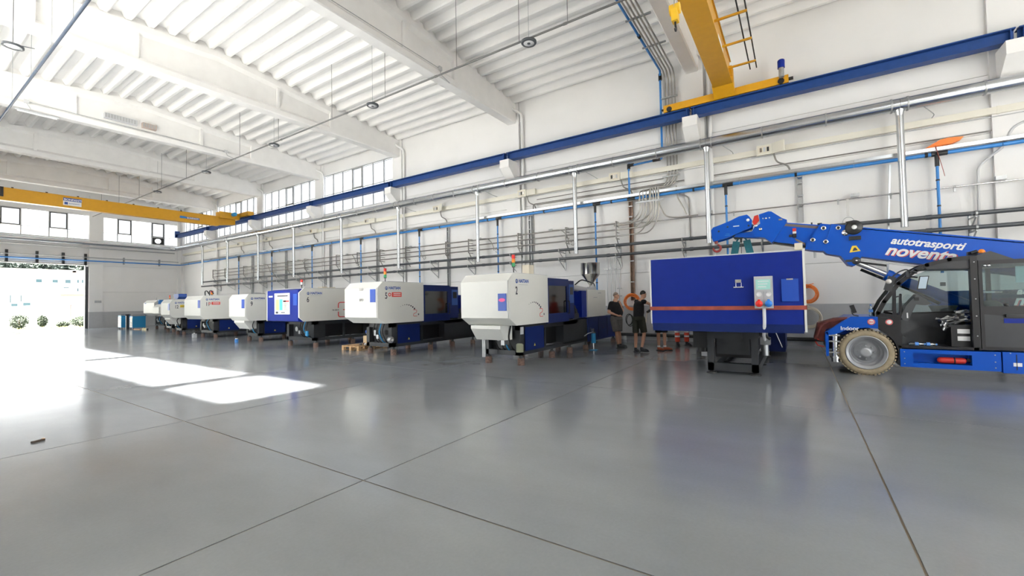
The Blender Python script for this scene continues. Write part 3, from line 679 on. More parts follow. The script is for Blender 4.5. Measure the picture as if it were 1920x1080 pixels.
# vertical cable ladders
ladlab = {-.17: 'bright zinc vertical channel behind the jib head', 5.24: 'brownish vertical channel above the orange hose', 9.75: 'dark vertical channel between the first and second white machines',
          14.55: 'dark vertical channel above white machine 5', 19.9: 'dark vertical channel above machine 6', 24.35: 'narrow dark vertical channel above machine 9', 29.45: 'narrow dark vertical channel, seventh from the right', 34.1: 'farthest dark vertical channel, near the far corner'}
for y, lab in ladlab.items():
    t = thing('vertical_channel', lab, 'channel', (16.3, y, 1.4), 'vertical cable channels on the right wall')
    m = {-.17: STEEL, 5.24: mat('rusty_channel', (.30, .20, .15), .6, .3, noise=.3, nscale=8)}.get(y, STEELD)
    z0 = 3.86 if y == -.17 else 1.5
    MB().box((16.28, y-.07, z0), (16.39, y-.05, 5.3)).box((16.28, y+.05, z0), (16.39, y+.07, 5.3)).build('side_rail', m, t)
    B((16.37, y-.05, z0), (16.39, y+.05, 5.3)).build('back_plate', m, t)
    for z in (2.2, 3.0, 4.7, 5.1):
        if z > z0: B((16.27, y-.08, z-.02), (16.29, y+.08, z+.02)).build('cross_strap', STEELD, t)
lt = thing('leaning_channel', 'perforated zinc channel leaning slightly askew near the right end of the wall', 'channel', (16.2, -2.2, 3.6))
MB().bar((16.25, -2.32, 5.25), (16.2, -2.12, 1.5), .04, .12, up=(1, 0, 0)).build('channel', STEEL, lt)
for k in range(20): 
    t_ = k/20; MB().obox((16.22-.04*t_, -2.31+.19*t_, 5.15-3.55*t_), (1, 0, 0), (0, 1, 0), (0, 0, 1), (.01, .03, .07)).build('slot', BLACKF, lt)
vt = thing('vertical_pipes', 'four thin vertical pipes with cross bars beside the older man', 'pipe', (16.3, 6, 1))
for y in (6.25, 6.1, 5.93, 5.77): MB().cyl((16.33, y, .9), (16.33, y, 3.2), .014, n=8).build('pipe', STEELD, vt)
for y in (6.25, 6.1, 5.93, 5.77): MB().box((16.28, y-.06, 2.72), (16.34, y+.06, 2.76)).build('bracket', STEELD, vt)
for z in (1.66, 1.95): B((16.27, 5.65, z), (16.31, 5.85, z+.04)).build('bracket', STEELD, vt)

# downpipes beside the beams, grey gas pipe along the floor
dl = ['beside the orange bundle of steel conduits', 'behind the middle of the blue girder', 'at the right end of the wall windows', 'between the first and second window bays', 'between the second and third window bays', 'between the third and farthest window bays', 'by the right edge of the photo']
for (y, lab) in zip([2.9, 10.6, 18.2, 25.6, 33.0, 40.3, -4.75], dl):
    d = thing('downpipe', 'white rain downpipe with elbow under the roof, '+lab.replace('orange ', ''), 'pipe', (16.2, y-.6, 0), 'white rain downpipes')
    yy = y-.55
    MB().tube(bend([(16.0, y-.15, 10.35), (16.05, y-.2, 10.15), (16.25, yy, 9.9), (16.28, yy, 9.6), (16.28, yy, 7.5)], .12), .055, 10).build('pipe', WALLP, d)
    MB().cyl((16.28, yy, 7.7), (16.28, yy, 5.6), .065).build('pipe', WALLP, d)
    MB().cyl((16.28, yy, 5.6), (16.28, yy, .3), .05).build('pipe', WALLP, d)
    MB().cyl((16.36, yy+.12, 9.6), (16.36, yy+.12, 2), .012, n=6).build('cable', STEELD, d)
fp = thing('floor_pipe', 'black pipe run low along the foot of the right wall', 'pipe', (16.3, 10, .2))
for i in range(18): MB().cyl((16.25, -13+i*3, .2), (16.25, -10.01+i*3, .2), .06, n=10).build('pipe', BLACKF, fp)
for i in range(36): B((16.19, -12.5+i*1.5, 0), (16.3, -12.4+i*1.5, .15)).build('foot', STEELD, fp)
# windsock-like orange bag on the air pipe
ob = thing('orange_cloth', 'crumpled orange cloth lying on top of the blue pipe tray', 'cloth', (16.15, -3.5, 5.52))
mb = MB(); pts = [(-3.05, 5.53), (-3.2, 5.62), (-3.35, 5.70), (-3.5, 5.72), (-3.65, 5.71), (-3.8, 5.69), (-3.74, 5.62), (-3.62, 5.57), (-3.4, 5.53)]
mb.prism(pts, 'x', 16.06, 16.2); mb.build('cloth', ORANGE, ob)
mb = MB(); mb.prism([(-3.2, 5.55), (-3.4, 5.66), (-3.7, 5.66), (-3.55, 5.54)], 'x', 16.02, 16.07); mb.build('fold', ORANGE, ob)
MB().tube([(16.05, -3.25, 5.55), (16.04, -3.28, 5.35), (16.05, -3.35, 5.0), (16.05, -3.4, 4.7)], .008, 6).build('cord', STRAPO, ob)

# hose coils on the wall
def coil(name, lab, cy, cz, r, m, n, rr, tail=None, x=16.2, sy=1.):
    t = thing(name, lab, 'hose', (x, cy, cz-r))
    rnd = random.Random(n)
    for i in range(n):
        a = rnd.uniform(-.05, .05); q = r*(1-.035*i)
        pts = [(x-.03*(i % 3)+.01*rnd.random(), cy+a*.4+sy*q*math.cos(2*PI*k/28), cz+a*.6+q*math.sin(2*PI*k/28)) for k in range(28)]
        MB().tube(pts, rr, 6, True).build('hose_loop', m, t)
    if tail: MB().tube(tail, rr, 6).build('hose_tail', m, t)
    B((x, cy-.03, cz+r-.12), (XW-.1, cy+.03, cz+r-.08)).build('wall_hook', STEELD, t)
coil('hose_coil', 'orange hose coil on the wall between the two standing men', 5.25, 1.45, .31, ORANGE, 9, .014)
coil('hose_coil', 'orange hose coil hanging right of the blue electrical cabinet', -.25, 1.62, .28, ORANGE, 9, .014, [(16.1, -.25, 1.88), (16.1, -.42, 1.92)])
coil('hose_coil', 'beige hose coil below the orange one, right of the blue cabinet', -.28, .88, .32, BEIGEP, 6, .011, [(16.1, -.3, 1.2), (16.1, -.2, 1.35)])
coil('cable_coil', 'black cable coil low on the wall between the two standing men', 5.35, .75, .22, BLACKF, 3, .012, sy=.6)
# ------------------------------------------------------------ injection moulding machines (front face towards -X, near side towards -Y)
GRP = 'row of injection moulding machines'
def logo(t, x, y, z, s=1.):
    MB().lathe((x, y, z), (0, -1, 0), [(.035*s, 0), (.052*s, 0), (.052*s, .003), (.035*s, .003), (.035*s, 0)], 20).build('emblem', LOGOB, t)
    MB().prism([(x-.02*s, z-.045*s), (x+.02*s, z-.045*s), (x, z+.05*s)], 'y', y-.004, y).build('emblem', LOGOB, t)
    text('HAITIAN', .115*s, LOGOB, t, (x+.085*s, y-.001, z-.03*s), SIDE, 'lettering', .004)
    B((x+.085*s, y-.002, z-.085*s), (x+.5*s, y, z-.075*s)).build('underline', GREYPL, t)
def dots(t, x, y, z):
    for k in range(8):
        a = R(115-9.5*k); px, pz = x+.52*math.cos(a), z+.52*math.sin(a)-.2; q = .007+.0028*k
        B((px-q, y-.002, pz-q), (px+q, y, pz+q)).build('dot', INK, t)
    MB().tube(bend([(x+.29, y-.001, z+.15), (x+.44, y-.001, z+.15), (x+.44, y-.001, z+.07), (x+.30, y-.001, z+.03), (x+.30, y-.001, z-.05), (x+.46, y-.001, z-.05)], .04, 3), .008, 5).build('red_numeral', REDP, t)
    B((x+.5, y-.002, z-.02), (x+.54, y, z+.03)).build('dot', INK, t)
def foot(t, x, y, h=.17, r=.085, m=None, col=.12):
    MB().lathe((x, y, 0), (0, 0, 1), [(r, 0), (r*1.03, .02), (r, .04), (r*1.02, h*.5), (r, h-.02), (r*.96, h)], 14, True).build('foot', m or RUST, t)
    MB().cyl((x, y, h), (x, y, h+col), .04, n=10).cyl((x, y, h), (x, y, h+.025), .06, n=10).build('levelling_bolt', MGREY, t)
def tower(t, x, y, z, cols=(REDL, AMBER, GREENL), pole=.12, r=.042):
    p = MB().cyl((x, y, z), (x, y, z+pole), .014, n=8).cyl((x, y, z+pole), (x, y, z+pole+.02), r*.9).build('signal_tower', BLACKF, t)
    for i, c in enumerate(cols[::-1]): MB().cyl((x, y, z+pole+.02+i*.095), (x, y, z+pole+.11+i*.095), r, n=14).build('lamp_segment', c, p)
def machine(label, xf, ys, w, zt=2.22, zb=.985, L=1.85, front='white', num=None, sticker=None, drop=False, basepanel=True, arcs=False, window=True,
            feet=True, total=7.2, pocket=True, pz=None, c=.2, cb=.3, rear=True, lg=True, x0=.0, foothx=.72):
    t = thing('moulding_machine', label, 'machine', (xf, ys, 0), GRP)
    X = lambda a: xf+a
    Yv = lambda a: ys+a
    prof = [(X(0), zb+.185), (X(0), zt-.185), (X(c), zt), (X(L), zt), (X(L), zb), (X(cb), zb)]
    if front == 'blue':
        MB().prism([(X(c*.9), zb), (X(L), zb), (X(L), zt), (X(c*.9), zt), (X(.0), zt-.17), (X(.0), zb+.15)], 'y', Yv(0), Yv(.06)).build('clamp_cover', MWHITE, t)
        B((X(.22), Yv(.06), zb+.02), (X(L), Yv(w), zt-.04)).build('clamp_housing', MIDBLUE, t)
        fp_ = MB().prism([(X(-.0), zb+.02), (X(-.0), zt-.06), (X(.22), zt-.02), (X(.22), zb-.02)], 'y', Yv(.06), Yv(w)).build('front_panel', MIDBLUE, t)
        B((X(-.01), Yv(w), zb+.01), (X(.3), Yv(w+.04), zt-.05)).build('edge_trim', MWHITE, t)
    else:
        MB().prism(prof, 'y', Yv(.02), Yv(w)).build('clamp_cover', MWHITE, t)
        side = MB().prism([(p[0]+.012 if i < 2 else p[0], p[1]) for i, p in enumerate(prof)], 'y', Yv(0), Yv(.018)).build('side_panel', MWHITE, t)
        MB().bar((X(.0), Yv(.03), zb+.185), (X(.0), Yv(.03), zt-.185), .012, .012).build('edge_seam', GREYPL, t)
    B((X(c), Yv(.012), zt-.012), (X(L), Yv(w), zt+.01)).build('top_edge', GREYPL, t)
    if pocket:
        pz = pz or (zt-.60, zt-.22)
        b = B((X(-.015), Yv(.07), pz[0]), (X(.0), Yv(.30), pz[1])).build('document_pocket', PANBLUE, t)
    if drop:
        MB().prism([(X(.12), zb), (X(.12), zb-.08), (X(.34), zb-.36), (X(.62), zb-.36), (X(.62), zb)], 'y', Yv(.34), Yv(w*.86)).build('part_chute', MWHITE, t)
    # frame below
    y0, y1 = Yv(.12), Yv(w-.22)
    fr = MB()
    for yy in (y0, y1-.14): fr.box((X(.62), yy, .3), (X(.8), yy+.14, zb)).box((X(.62), yy, .24), (X(total-.9), yy+.14, .34))
    fr.box((X(.62), y0, .24), (X(.78), y1, .36)).box((X(.62), y0, zb-.14), (X(3.9), y1, zb-.01))
    fr.build('frame', MGREY, t)
    B((X(.80), y0+.03, .34), (X(1.1), y1-.03, zb-.05)).build('frame_plate', MGREY, t)
    if basepanel:
        B((X(.86), y0-.012, .33), (X(1.78), y0+.01, zb-.07)).build('base_panel', DKBLUE, t)
        MB().prism([(X(1.26), .42), (X(1.34), .42), (X(1.30), .49)], 'y', y0-.015, y0-.011).build('warning_mark', mat('yellow_mark', (.7, .55, .1), .5), t)
    B((X(1.1), y0+.25, .36), (X(3.2), y1-.02, zb-.12)).build('tank_bay_fill', MDARK, t)  # black block fills the open bay, shade of the hollow put into colour
    B((X(1.84), y0, .34), (X(1.92), y0+.06, zb-.1)).build('post', MGREY, t)
    B((X(2.95), y0, .3), (X(4.6), y1, zb-.03)).build('side_plate', MGREY, t)
    # hoses and valves under the front
    for k in range(4):
        a = random.random()*.2
        MB().tube(bend([(X(.5), Yv(.3+.14*k), zb-.02), (X(.42), Yv(.32+.14*k), .6+a), (X(.55), Yv(.28+.14*k), .4), (X(.66), Yv(.3+.14*k), .36)], .12), .018, 6).build('hydraulic_hose', RUBBER if k != 1 else CYAN, t)
    MB().cyl((X(.45), Yv(w*.45), zb-.3), (X(.62), Yv(w*.45), zb-.3), .09).box((X(.40), Yv(w*.3), .5), (X(.6), Yv(w*.3+.1), .62)).build('valve_block', STEELD, t)
    # guard door with window
    if window:
        d = MB().box((X(L+.02), Yv(.03), zb-.03), (X(L+.1), Yv(.09), zt-.06)).box((X(L+1.2), Yv(.03), zb-.03), (X(L+1.3), Yv(.09), zt-.06))
        d.box((X(L+.1), Yv(.03), zb-.03), (X(L+1.2), Yv(.09), zb+.22)).box((X(L+.1), Yv(.03), zt-.26), (X(L+1.2), Yv(.09), zt-.06))
        dd = d.build('guard_door', DKBLUE, t)
        B((X(L+.1), Yv(.055), zb+.22), (X(L+1.2), Yv(.06), zt-.26)).build('guard_window', GLASSM, dd)
        MB().tube(bend([(X(L+1.22), Yv(.03), zb+.2), (X(L+1.22), Yv(-.03), zb+.2), (X(L+1.22), Yv(-.03), zb+.55), (X(L+1.22), Yv(.03), zb+.55)], .02), .014, 6).build('door_handle', BLACKF, dd)
        B((X(L+.02), Yv(w-.15), zb-.03), (X(L+1.3), Yv(w-.1), zt-.06)).build('guard_rear', DKBLUE, t)
        B((X(L+.02), Yv(.09), zt-.09), (X(L+1.3), Yv(w-.15), zt-.07)).build('guard_top', DKBLUE, t)
        B((X(L+.45), Yv(.3), zb+.1), (X(L+.75), Yv(w-.3), zt-.2)).build('platen', STEELD, t)
        for yy in (.42, w-.42):
            for z in (zb+.35, zt-.4): MB().cyl((X(L), Yv(yy), z), (X(L+1.5), Yv(yy), z), .045).build('tie_bar', CHROME, t)
        MB().tube(bend([(X(L+.25), Yv(.25), zb+.3), (X(L+.5), Yv(.2), zb+.7), (X(L+.8), Yv(.28), zb+.3)], .2), .02).build('red_hose', REDL, t)
        B((X(L+1.34), Yv(.12), zb+.03), (X(L+1.85), Yv(w-.1), zt-.09)).build('column', DKBLUE, t)
        B((X(L+1.5), Yv(.105), zt-.75), (X(L+1.8), Yv(.12), zt-.2)).build('control_panel', LOGOB, t)
        B((X(L+1.55), Yv(.10), zt-.5), (X(L+1.75), Yv(.106), zt-.28)).build('display', BLACKF, t)
    else:
        B((X(L), Yv(.15), zb), (X(L+1.8), Yv(w-.2), zt-.1)).build('guard', DKBLUE, t)
    if rear:
        MB().cyl((X(L+1.9), Yv(w*.5), zb+.45), (X(L+3.2), Yv(w*.5), zb+.45), .13).build('injection_barrel', STAIN, t)
        for k in range(5): MB().cyl((X(L+2.0+.2*k), Yv(w*.5), zb+.45), (X(L+2.12+.2*k), Yv(w*.5), zb+.45), .17).build('heater_band', STEELD, t)
        B((X(L+1.9), Yv(.2), zb), (X(L+2.9), Yv(w-.2), zb+.15)).build('slide_bed', MGREY, t)
        for k in range(6): MB().cyl((X(L+2.0+.12*k), Yv(.25), zb+.12), (X(L+2.0+.12*k), Yv(.3), zb+.3+.05*(k % 3)), .03, n=8).build('valve', BLACKF, t)
        B((X(L+2.35), Yv(.1), zb+.03), (X(L+2.72), Yv(.6), zt-.38)).build('valve_box', MIDBLUE, t)
        B((X(L+2.76), Yv(.08), zb+.02), (X(L+4.3), Yv(w-.1), zt-.34)).build('injection_cover', MWHITE, t)
        B((X(4.62), Yv(.1), .22), (X(total), Yv(w-.1), zb)).build('electric_cabinet', DKBLUE, t)
        for i, px in enumerate((5.5, 6.3)): B((X(px), Yv(.092), .28), (X(px+.01), Yv(.1), zb-.04)).build('cabinet_seam', MDARK, t)
        MB().lathe((X(5.9), Yv(.1), .6), (0, -1, 0), [(.001, .02), (.02, .02), (.02, 0)], 10).build('cabinet_lock', BLACKF, t)
    if feet:
        for px in (.72, 2.3, 3.4, 4.55, 7.0):
            for yy in (.16, w-.28):
                if px < total: foot(t, X(px), Yv(yy), .17 if px < 4.5 else .13)
    if lg: logo(t, X(c+.14), ys-.0, zt-.19)
    if num: text(num, .26, INK, t, (X(c+.08), ys-.001, zt-.50), SIDE, 'number', .004, sx=.72)
    if sticker:
        b = B((X(c+.34), ys-.003, zt-.45), (X(c+.72), ys, zt-.31)).build('sticker', mat('sticker_'+sticker, (.75, .08, .06) if sticker == 'red' else (.75, .55, .02), .5), t)
        for k in range(2): B((X(c+.40), ys-.004, zt-.36-.05*k), (X(c+.68), ys-.003, zt-.34-.05*k)).build('print_line', WHITE if sticker == 'red' else INK, b)
        if sticker == 'red': MB().lathe((X(c+.26), ys, zt-.38), (0, -1, 0), [(.03, 0), (.055, 0), (.055, .003), (.03, .003), (.03, 0)], 16).build('ring_mark', REDP, t)
    if arcs: dots(t, X(1.1), ys, zb+.22)
    return t

# machine 2
m2 = machine('nearest white machine numbered 2, pink oval on its blue front pocket', 8.2, 5.5, 1.42, num='2', drop=True, arcs=True, total=7.2, pz=(1.34, 1.74))
MB().prism([(5.685+.09*math.cos(2*PI*k/20), 1.59+.042*math.sin(2*PI*k/20)) for k in range(20)], 'x', 8.178, 8.185).build('pink_oval', PINK, m2)
tower(m2, 8.6, 5.62, 2.22, pole=.14)
B((9.7, 6.75, 2.2), (10.25, 6.9, 2.33)).build('top_box', DKBLUE, m2)
B((9.6, 5.8, 2.2), (9.85, 6.0, 2.5)).build('grease_reservoir', BEIGEP, m2)
MB().cyl((8.75, 5.58, .52), (8.75, 5.58, .34), .09, n=16).cyl((8.75, 5.58, .54), (8.75, 5.58, .52), .07, n=16).build('oil_filter', mat('olive_filter', (.25, .26, .18), .5), m2)
B((8.84, 5.612, .75), (8.98, 5.62, .93)).build('gauge_plate', GREYPL, m2)
MB().cyl((8.55, 6.5, .2), (8.55, 6.5, .62), .05).build('drain_valve', STEELD, m2)
MB().lathe((14.3, 6.1, 1.98), (0, 0, 1), [(.045, 0), (.05, .1), (.33, .46), (.335, .48), (.335, .86), (.345, .87), (.32, .87), (.32, .5)], 36).build('hopper', STAIN, m2)
MB().box((14.2, 5.95, 1.86), (14.4, 6.2, 2.0)).cyl((14.15, 5.9, 1.9), (14.15, 5.75, 1.72), .035).build('hopper_throat', BLACKF, m2)
MB().tube(bend([(12.0, 5.75, 1.95), (13.0, 5.7, 1.86), (13.7, 5.75, 1.9), (14.1, 5.95, 1.98)], .4, 8), .09, 12).build('suction_hose', GREYPL, m2)
MB().tube(bend([(12.3, 5.8, 2.0), (12.6, 5.7, 2.2), (13.2, 5.7, 2.15), (13.9, 5.8, 2.1), (14.2, 5.9, 2.0)], .3, 6), .02, 6).build('cable', RUBBER, m2)
B((13.3, 5.575, 1.62), (13.6, 5.58, 1.64)).build('name_mark', GREYPL, m2)
B((13.7, 5.575, 1.76), (13.95, 5.58, 1.79)).build('name_mark', GREYPL, m2)
# machine 5
m5 = machine('second nearest white machine, numbered 5, with red sticker on its side', 8.25, 10.1, 1.5, zt=2.2, zb=.97, num='5', sticker='red', arcs=True, total=7.2)
tower(m5, 8.8, 10.4, 2.2)
for z in (1.98, 1.67): MB().box((8.2, 10.72, z-.03), (8.25, 10.84, z+.04)).lathe((8.2, 10.66, z), (-1, 0, 0), [(.02, 0), (.03, .02), (.02, .04), (.001, .04)], 12).build('rotary_switch', STAIN, m5)
MB().lathe((8.75, 10.18, .48), (0, -1, 0), [(.07, 0), (.09, 0), (.09, .1), (.07, .12), (.04, .12), (.04, .05), (.001, .05)], 18).build('pressure_pump', STEELD, m5)
B((9.7, 11.3, 2.18), (10.3, 11.5, 2.29)).build('top_box', DKBLUE, m5)
# machine 6
m6 = machine('blue fronted machine numbered 6 with colour poster and red outline logo', 8.55, 14.6, 2.12, zt=2.16, zb=.97, L=2.0, front='blue', num='6', basepanel=False, pocket=False, total=7.0, window=False)
po = B((8.535, 15.18, 1.23), (8.55, 16.2, 2.0)).build('poster', WHITE, m6)
PC = [(.62, .55, .28), (.10, .55, .52), (.75, .75, .70)]
for k in range(3): B((8.531, 16.1-.25*k-.2, 1.38), (8.535, 16.1-.25*k, 1.78)).build('poster_column', mat('poster_%d' % k, PC[k], .6), po)
B((8.531, 15.22, 1.68), (8.535, 15.6, 1.73)).build('poster_bar', REDP, po)
for k in range(8): B((8.531, 15.24, 1.38+.035*k), (8.535, 15.58, 1.392+.035*k)).build('poster_line', mat('poster_line_%d' % (k % 2), [(.2, .5, .35), (.7, .3, .25)][k % 2], .6), po)
B((8.531, 15.3, 1.88), (8.535, 16.0, 1.92)).build('poster_title', INK, po)
B((8.531, 15.95, 1.26), (8.535, 16.1, 1.33)).build('poster_mark', INK, po)
B((8.531, 15.5, 1.28), (8.535, 15.75, 1.31)).build('poster_mark', INK, po)
B((8.54, 16.35, 1.86), (8.55, 16.62, 1.92)).build('name_plate', WHITE, m6)
B((8.53, 14.7, 1.55), (8.55, 14.95, 1.96)).build('document_pocket', PANBLUE, m6)
MB().tube(bend([(10.48, 14.6, 1.63), (10.1, 14.6, 1.63), (10.1, 14.6, 1.42)], .1, 6), .018, 6).build('logo_stroke', REDP, m6)
MB().tube(bend([(10.1, 14.6, 1.28), (10.1, 14.6, 1.08), (10.48, 14.6, 1.08)], .1, 6), .018, 6).build('logo_stroke', REDP, m6)
B((10.3, 14.592, 1.335), (10.5, 14.6, 1.365)).build('logo_stroke', REDP, m6)
text('MA 2000 III', .075, INK, m6, (9.85, 14.598, 1.32), SIDE, 'lettering', 0, sx=.75)
tower(m6, 9.0, 15.2, 2.16, (REDL, WHITE), .12)
MB().box((9.7, 15.0, 2.16), (9.9, 15.3, 2.24)).box((10.0, 15.0, 2.16), (10.25, 15.3, 2.22)).build('cable_boxes', BEIGEP, m6)
MB().cyl((8.95, 14.78, .5), (8.95, 14.78, .62), .05).cyl((8.95, 14.78, .45), (8.95, 14.78, .5), .07).build('drain_cup', CYAN, m6)
# machine 9
m9 = machine('white machine numbered 9, partly behind the blue fronted one', 9.05, 19.5, 1.45, zt=2.06, zb=.92, num='9', drop=True, c=.13, cb=.15, lg=True, total=6.2)
MB().box((9.7, 20.0, 2.06), (9.95, 20.2, 2.14)).box((9.95, 20.05, 2.06), (10.15, 20.3, 2.12)).build('cable_boxes', STEELD, m9)
# machine 11
m11 = machine('wide white machine numbered 11 with red sticker', 9.2, 24.2, 1.9, zt=2.1, zb=.94, num='11', sticker='red', c=.13, cb=.15, total=6.2)
tower(m11, 10.0, 25.0, 2.1, (REDL, AMBER), .06, .06)
for yy in (25.5, 25.0): MB().tube(bend([(9.9, yy, 2.1), (9.9, yy+.05, 2.35), (9.9, yy-.2, 2.38), (9.95, yy-.3, 2.2)], .1), .025, 6).build('hose_arch', RUBBER, m11)
# machine 12
m12 = machine('white machine numbered 12 with yellow sticker', 9.55, 29.0, 1.3, zt=1.99, zb=.96, num='12', sticker='yellow', drop=True, c=.13, cb=.15, total=6.0)
hp = MB().prism([(29.45, 2.32), (30.1, 2.32), (30.1, 2.15), (29.95, 2.02), (29.6, 2.02), (29.45, 2.15)], 'x', 10.1, 10.5).build('hopper', mat('hopper_blue', (.03, .09, .36), .45), m12)
tower(m12, 9.9, 30.1, 1.99, (REDL, AMBER), .05, .03)
# machine 13 and 14
m13 = machine('small low white machine, second farthest, with dark slot on its front', 10.4, 33.0, 1.35, zt=1.76, zb=1.0, pocket=False, total=5, lg=False)
B((10.38, 33.15, 1.2), (10.4, 33.35, 1.6)).build('front_slot', TRUCKD, m13)
MB().box((11.0, 33.3, 1.76), (11.6, 34.0, 1.88)).tube(bend([(11, 33.5, 1.9), (11.2, 33.7, 2.05), (11.4, 34.0, 1.9)], .1), .03).build('injection_head', BLACKF, m13)
tower(m13, 11.0, 33.2, 1.76, (REDL, AMBER), .1, .03)
m14 = machine('farthest white machine, broad rounded front panel near the far wall', 11.6, 38.0, 2.1, zt=2.08, zb=.98, pocket=False, total=4.6, lg=False)
tower(m14, 12.2, 39.6, 2.08, (STEELD,), .12, .03)
B((11.58, 39.6, 1.85), (11.6, 39.85, 1.9)).build('name_plate', LOGOB, m14)
B((11.8, 37.8, 1.75), (12.3, 38.0, 2.1)).build('control_box', PIPEB, m14)

# ------------------------------------------------------------ blue machine being lifted into place
bm_ = thing('moulding_machine', 'machine with big plain blue front cabinet and orange strap, hanging from crane slings', 'machine', (9.2, 1.2, 0), None)
X0 = 9.2
MB().prism([(2.56, 1.04), (2.53, .9), (-.08, .9), (-.07, 1.03), (-.09, 2.36), (2.56, 2.37)], 'x', X0, X0+.03).build('front_panel', MIDBLUE, bm_)
B((X0-.004, -.075, .895), (X0+.02, 2.545, 1.05)).build('bottom_band', DKBLUE, bm_)
B((X0+.03, -.09, .93), (X0+1.7, 2.56, 2.35)).build('cabinet_body', MIDBLUE, bm_)
MB().box((X0-.005, 2.56, 1.04), (X0+1.7, 2.585, 2.38)).build('side_panel', MWHITE, bm_)
MB().box((X0-.005, -.125, .92), (X0+1.7, -.09, 2.38)).build('side_panel', MWHITE, bm_)
B((X0+.03, -.1, 2.35), (X0+1.7, 2.58, 2.385)).build('top_panel', MWHITE, bm_)
B((X0, -.10, 2.38), (X0+.2, .02, 2.5)).build('foam_block', BEIGEP, bm_)
st = MB().box((X0-.012, -.13, 1.315), (X0-.004, 2.59, 1.39)).box((X0-.012, 2.585, 1.315), (X0+1.7, 2.595, 1.39)).box((X0-.012, -.135, 1.315), (X0+1.7, -.127, 1.39)).build('lashing_strap', STRAPO, bm_)
bx = B((X0-.11, .37, 1.345), (X0-.006, .665, 1.93)).build('socket_panel', GREYPL, bm_)
B((X0-.13, .375, 1.66), (X0-.11, .66, 1.91)).build('panel_lid', GREYPL, bx)
B((X0-.135, .405, 1.69), (X0-.13, .635, 1.87)).build('display', SCREEN, bx)
for k in range(3): B((X0-.138, .43+.02*k, 1.83-.05*k), (X0-.135, .60, 1.845-.05*k)).build('display_line', WHITE, bx)
for k, y in enumerate((.59, .44)):
    MB().lathe((X0-.11, y, 1.60), (-1, 0, 0), [(.001, .004), (.035, .004), (.04, .012), (.045, 0)], 16).build('round_socket', WHITE, bx)
    MB().lathe((X0-.11, y, 1.43), (-1, 0, 0), [(.058, 0), (.06, .04), (.05, .06), (.001, .065)], 20).box((X0-.15, y-.02, 1.47), (X0-.12, y+.02, 1.51)).build('plug_socket', REDL if k == 0 else mat('socket_blue', (.02, .22, .75), .4), bx)
B((X0-.113, .51, 1.36), (X0-.108, .52, 1.65)).build('seam', STEELD, bx)
MB().tube(bend([(X0-.04, .52, 1.35), (X0-.04, .52, 1.05), (X0+.1, .55, .85), (X0+.5, .56, .72)], .2, 6), .028, 8).build('power_cable', WHITE, bm_)
B((X0-.02, .88, 1.83), (X0, .98, 1.89)).build('door_lock', STAIN, bm_)
MB().box((X0-.05, .84, 1.735), (X0, 1.01, 1.755)).cyl((X0-.02, .97, 1.75), (X0-.02, .97, 1.83), .005).cyl((X0-.02, .88, 1.75), (X0-.02, .88, 1.83), .005).build('hasp', CHROME, bm_)
pk = B((X0-.02, -.02, 1.465), (X0-.002, .24, 1.87)).build('document_pocket', PANBLUE, bm_)
MB().box((X0-.03, .06, 1.85), (X0-.02, .16, 1.875)).build('pocket_clip', STAIN, pk)
fr = MB()
for yy in (.68, 1.48): fr.box((9.75, yy, .06), (9.87, yy+.12, .72)).box((9.75, yy, .06), (15.2, yy+.12, .2))
fr.box((9.75, .68, .06), (9.9, 1.6, .22)).box((9.75, .68, .72), (12.5, 1.6, .9)); fr.build('frame', MGREY, bm_)
B((9.72, .95, .72), (10.1, 1.55, .85)).build('frame_plate', MGREY, bm_)
B((9.95, .85, .38), (10.6, 1.45, .78)).build('tank_bay_fill', MGREY, bm_)
B((10.1, .8, .3), (12.6, 1.5, .74)).build('dark_interior', MDARK, bm_)
for x in (9.82, 11.4, 13.1, 15):
    for yy in (.74, 1.54): MB().lathe((x, yy, 0), (0, 0, 1), [(.10, 0), (.105, .02), (.08, .035), (.03, .04), (.03, .09)], 18, True).build('foot', RUBBER, bm_)
MB().box((9.9, 1.62, .5), (10.4, 1.9, .88)).cyl((10.1, 1.75, .4), (10.1, 1.75, .55), .1).build('pump_motor', BLACKF, bm_)
B((10.9, 1.8, .2), (11.0, 1.92, .62)).build('white_bracket', GREYPL, bm_)
MB().box((10.35, .50, .56), (10.6, .68, .7)).cyl((10.4, .6, .56), (10.4, .6, .34), .07, n=16).build('filter_unit', STEELD, bm_)
MB().tube(bend([(10.2, .5, .7), (10.1, .6, .8), (10.0, .9, .78), (10.0, 1.3, .82)], .1), .03).build('hydraulic_hose', RUBBER, bm_)
B((13.2, .3, .12), (15.0, .68, 1.0)).build('electric_cabinet', DKBLUE, bm_)
B((10.9, .5, .9), (15.0, 1.7, 1.7)).build('machine_body', MGREY, bm_)
MB().tube([(10.3, .42, .9), (10.6, .3, .5)], .008, 6).build('cable', WHITE, bm_)
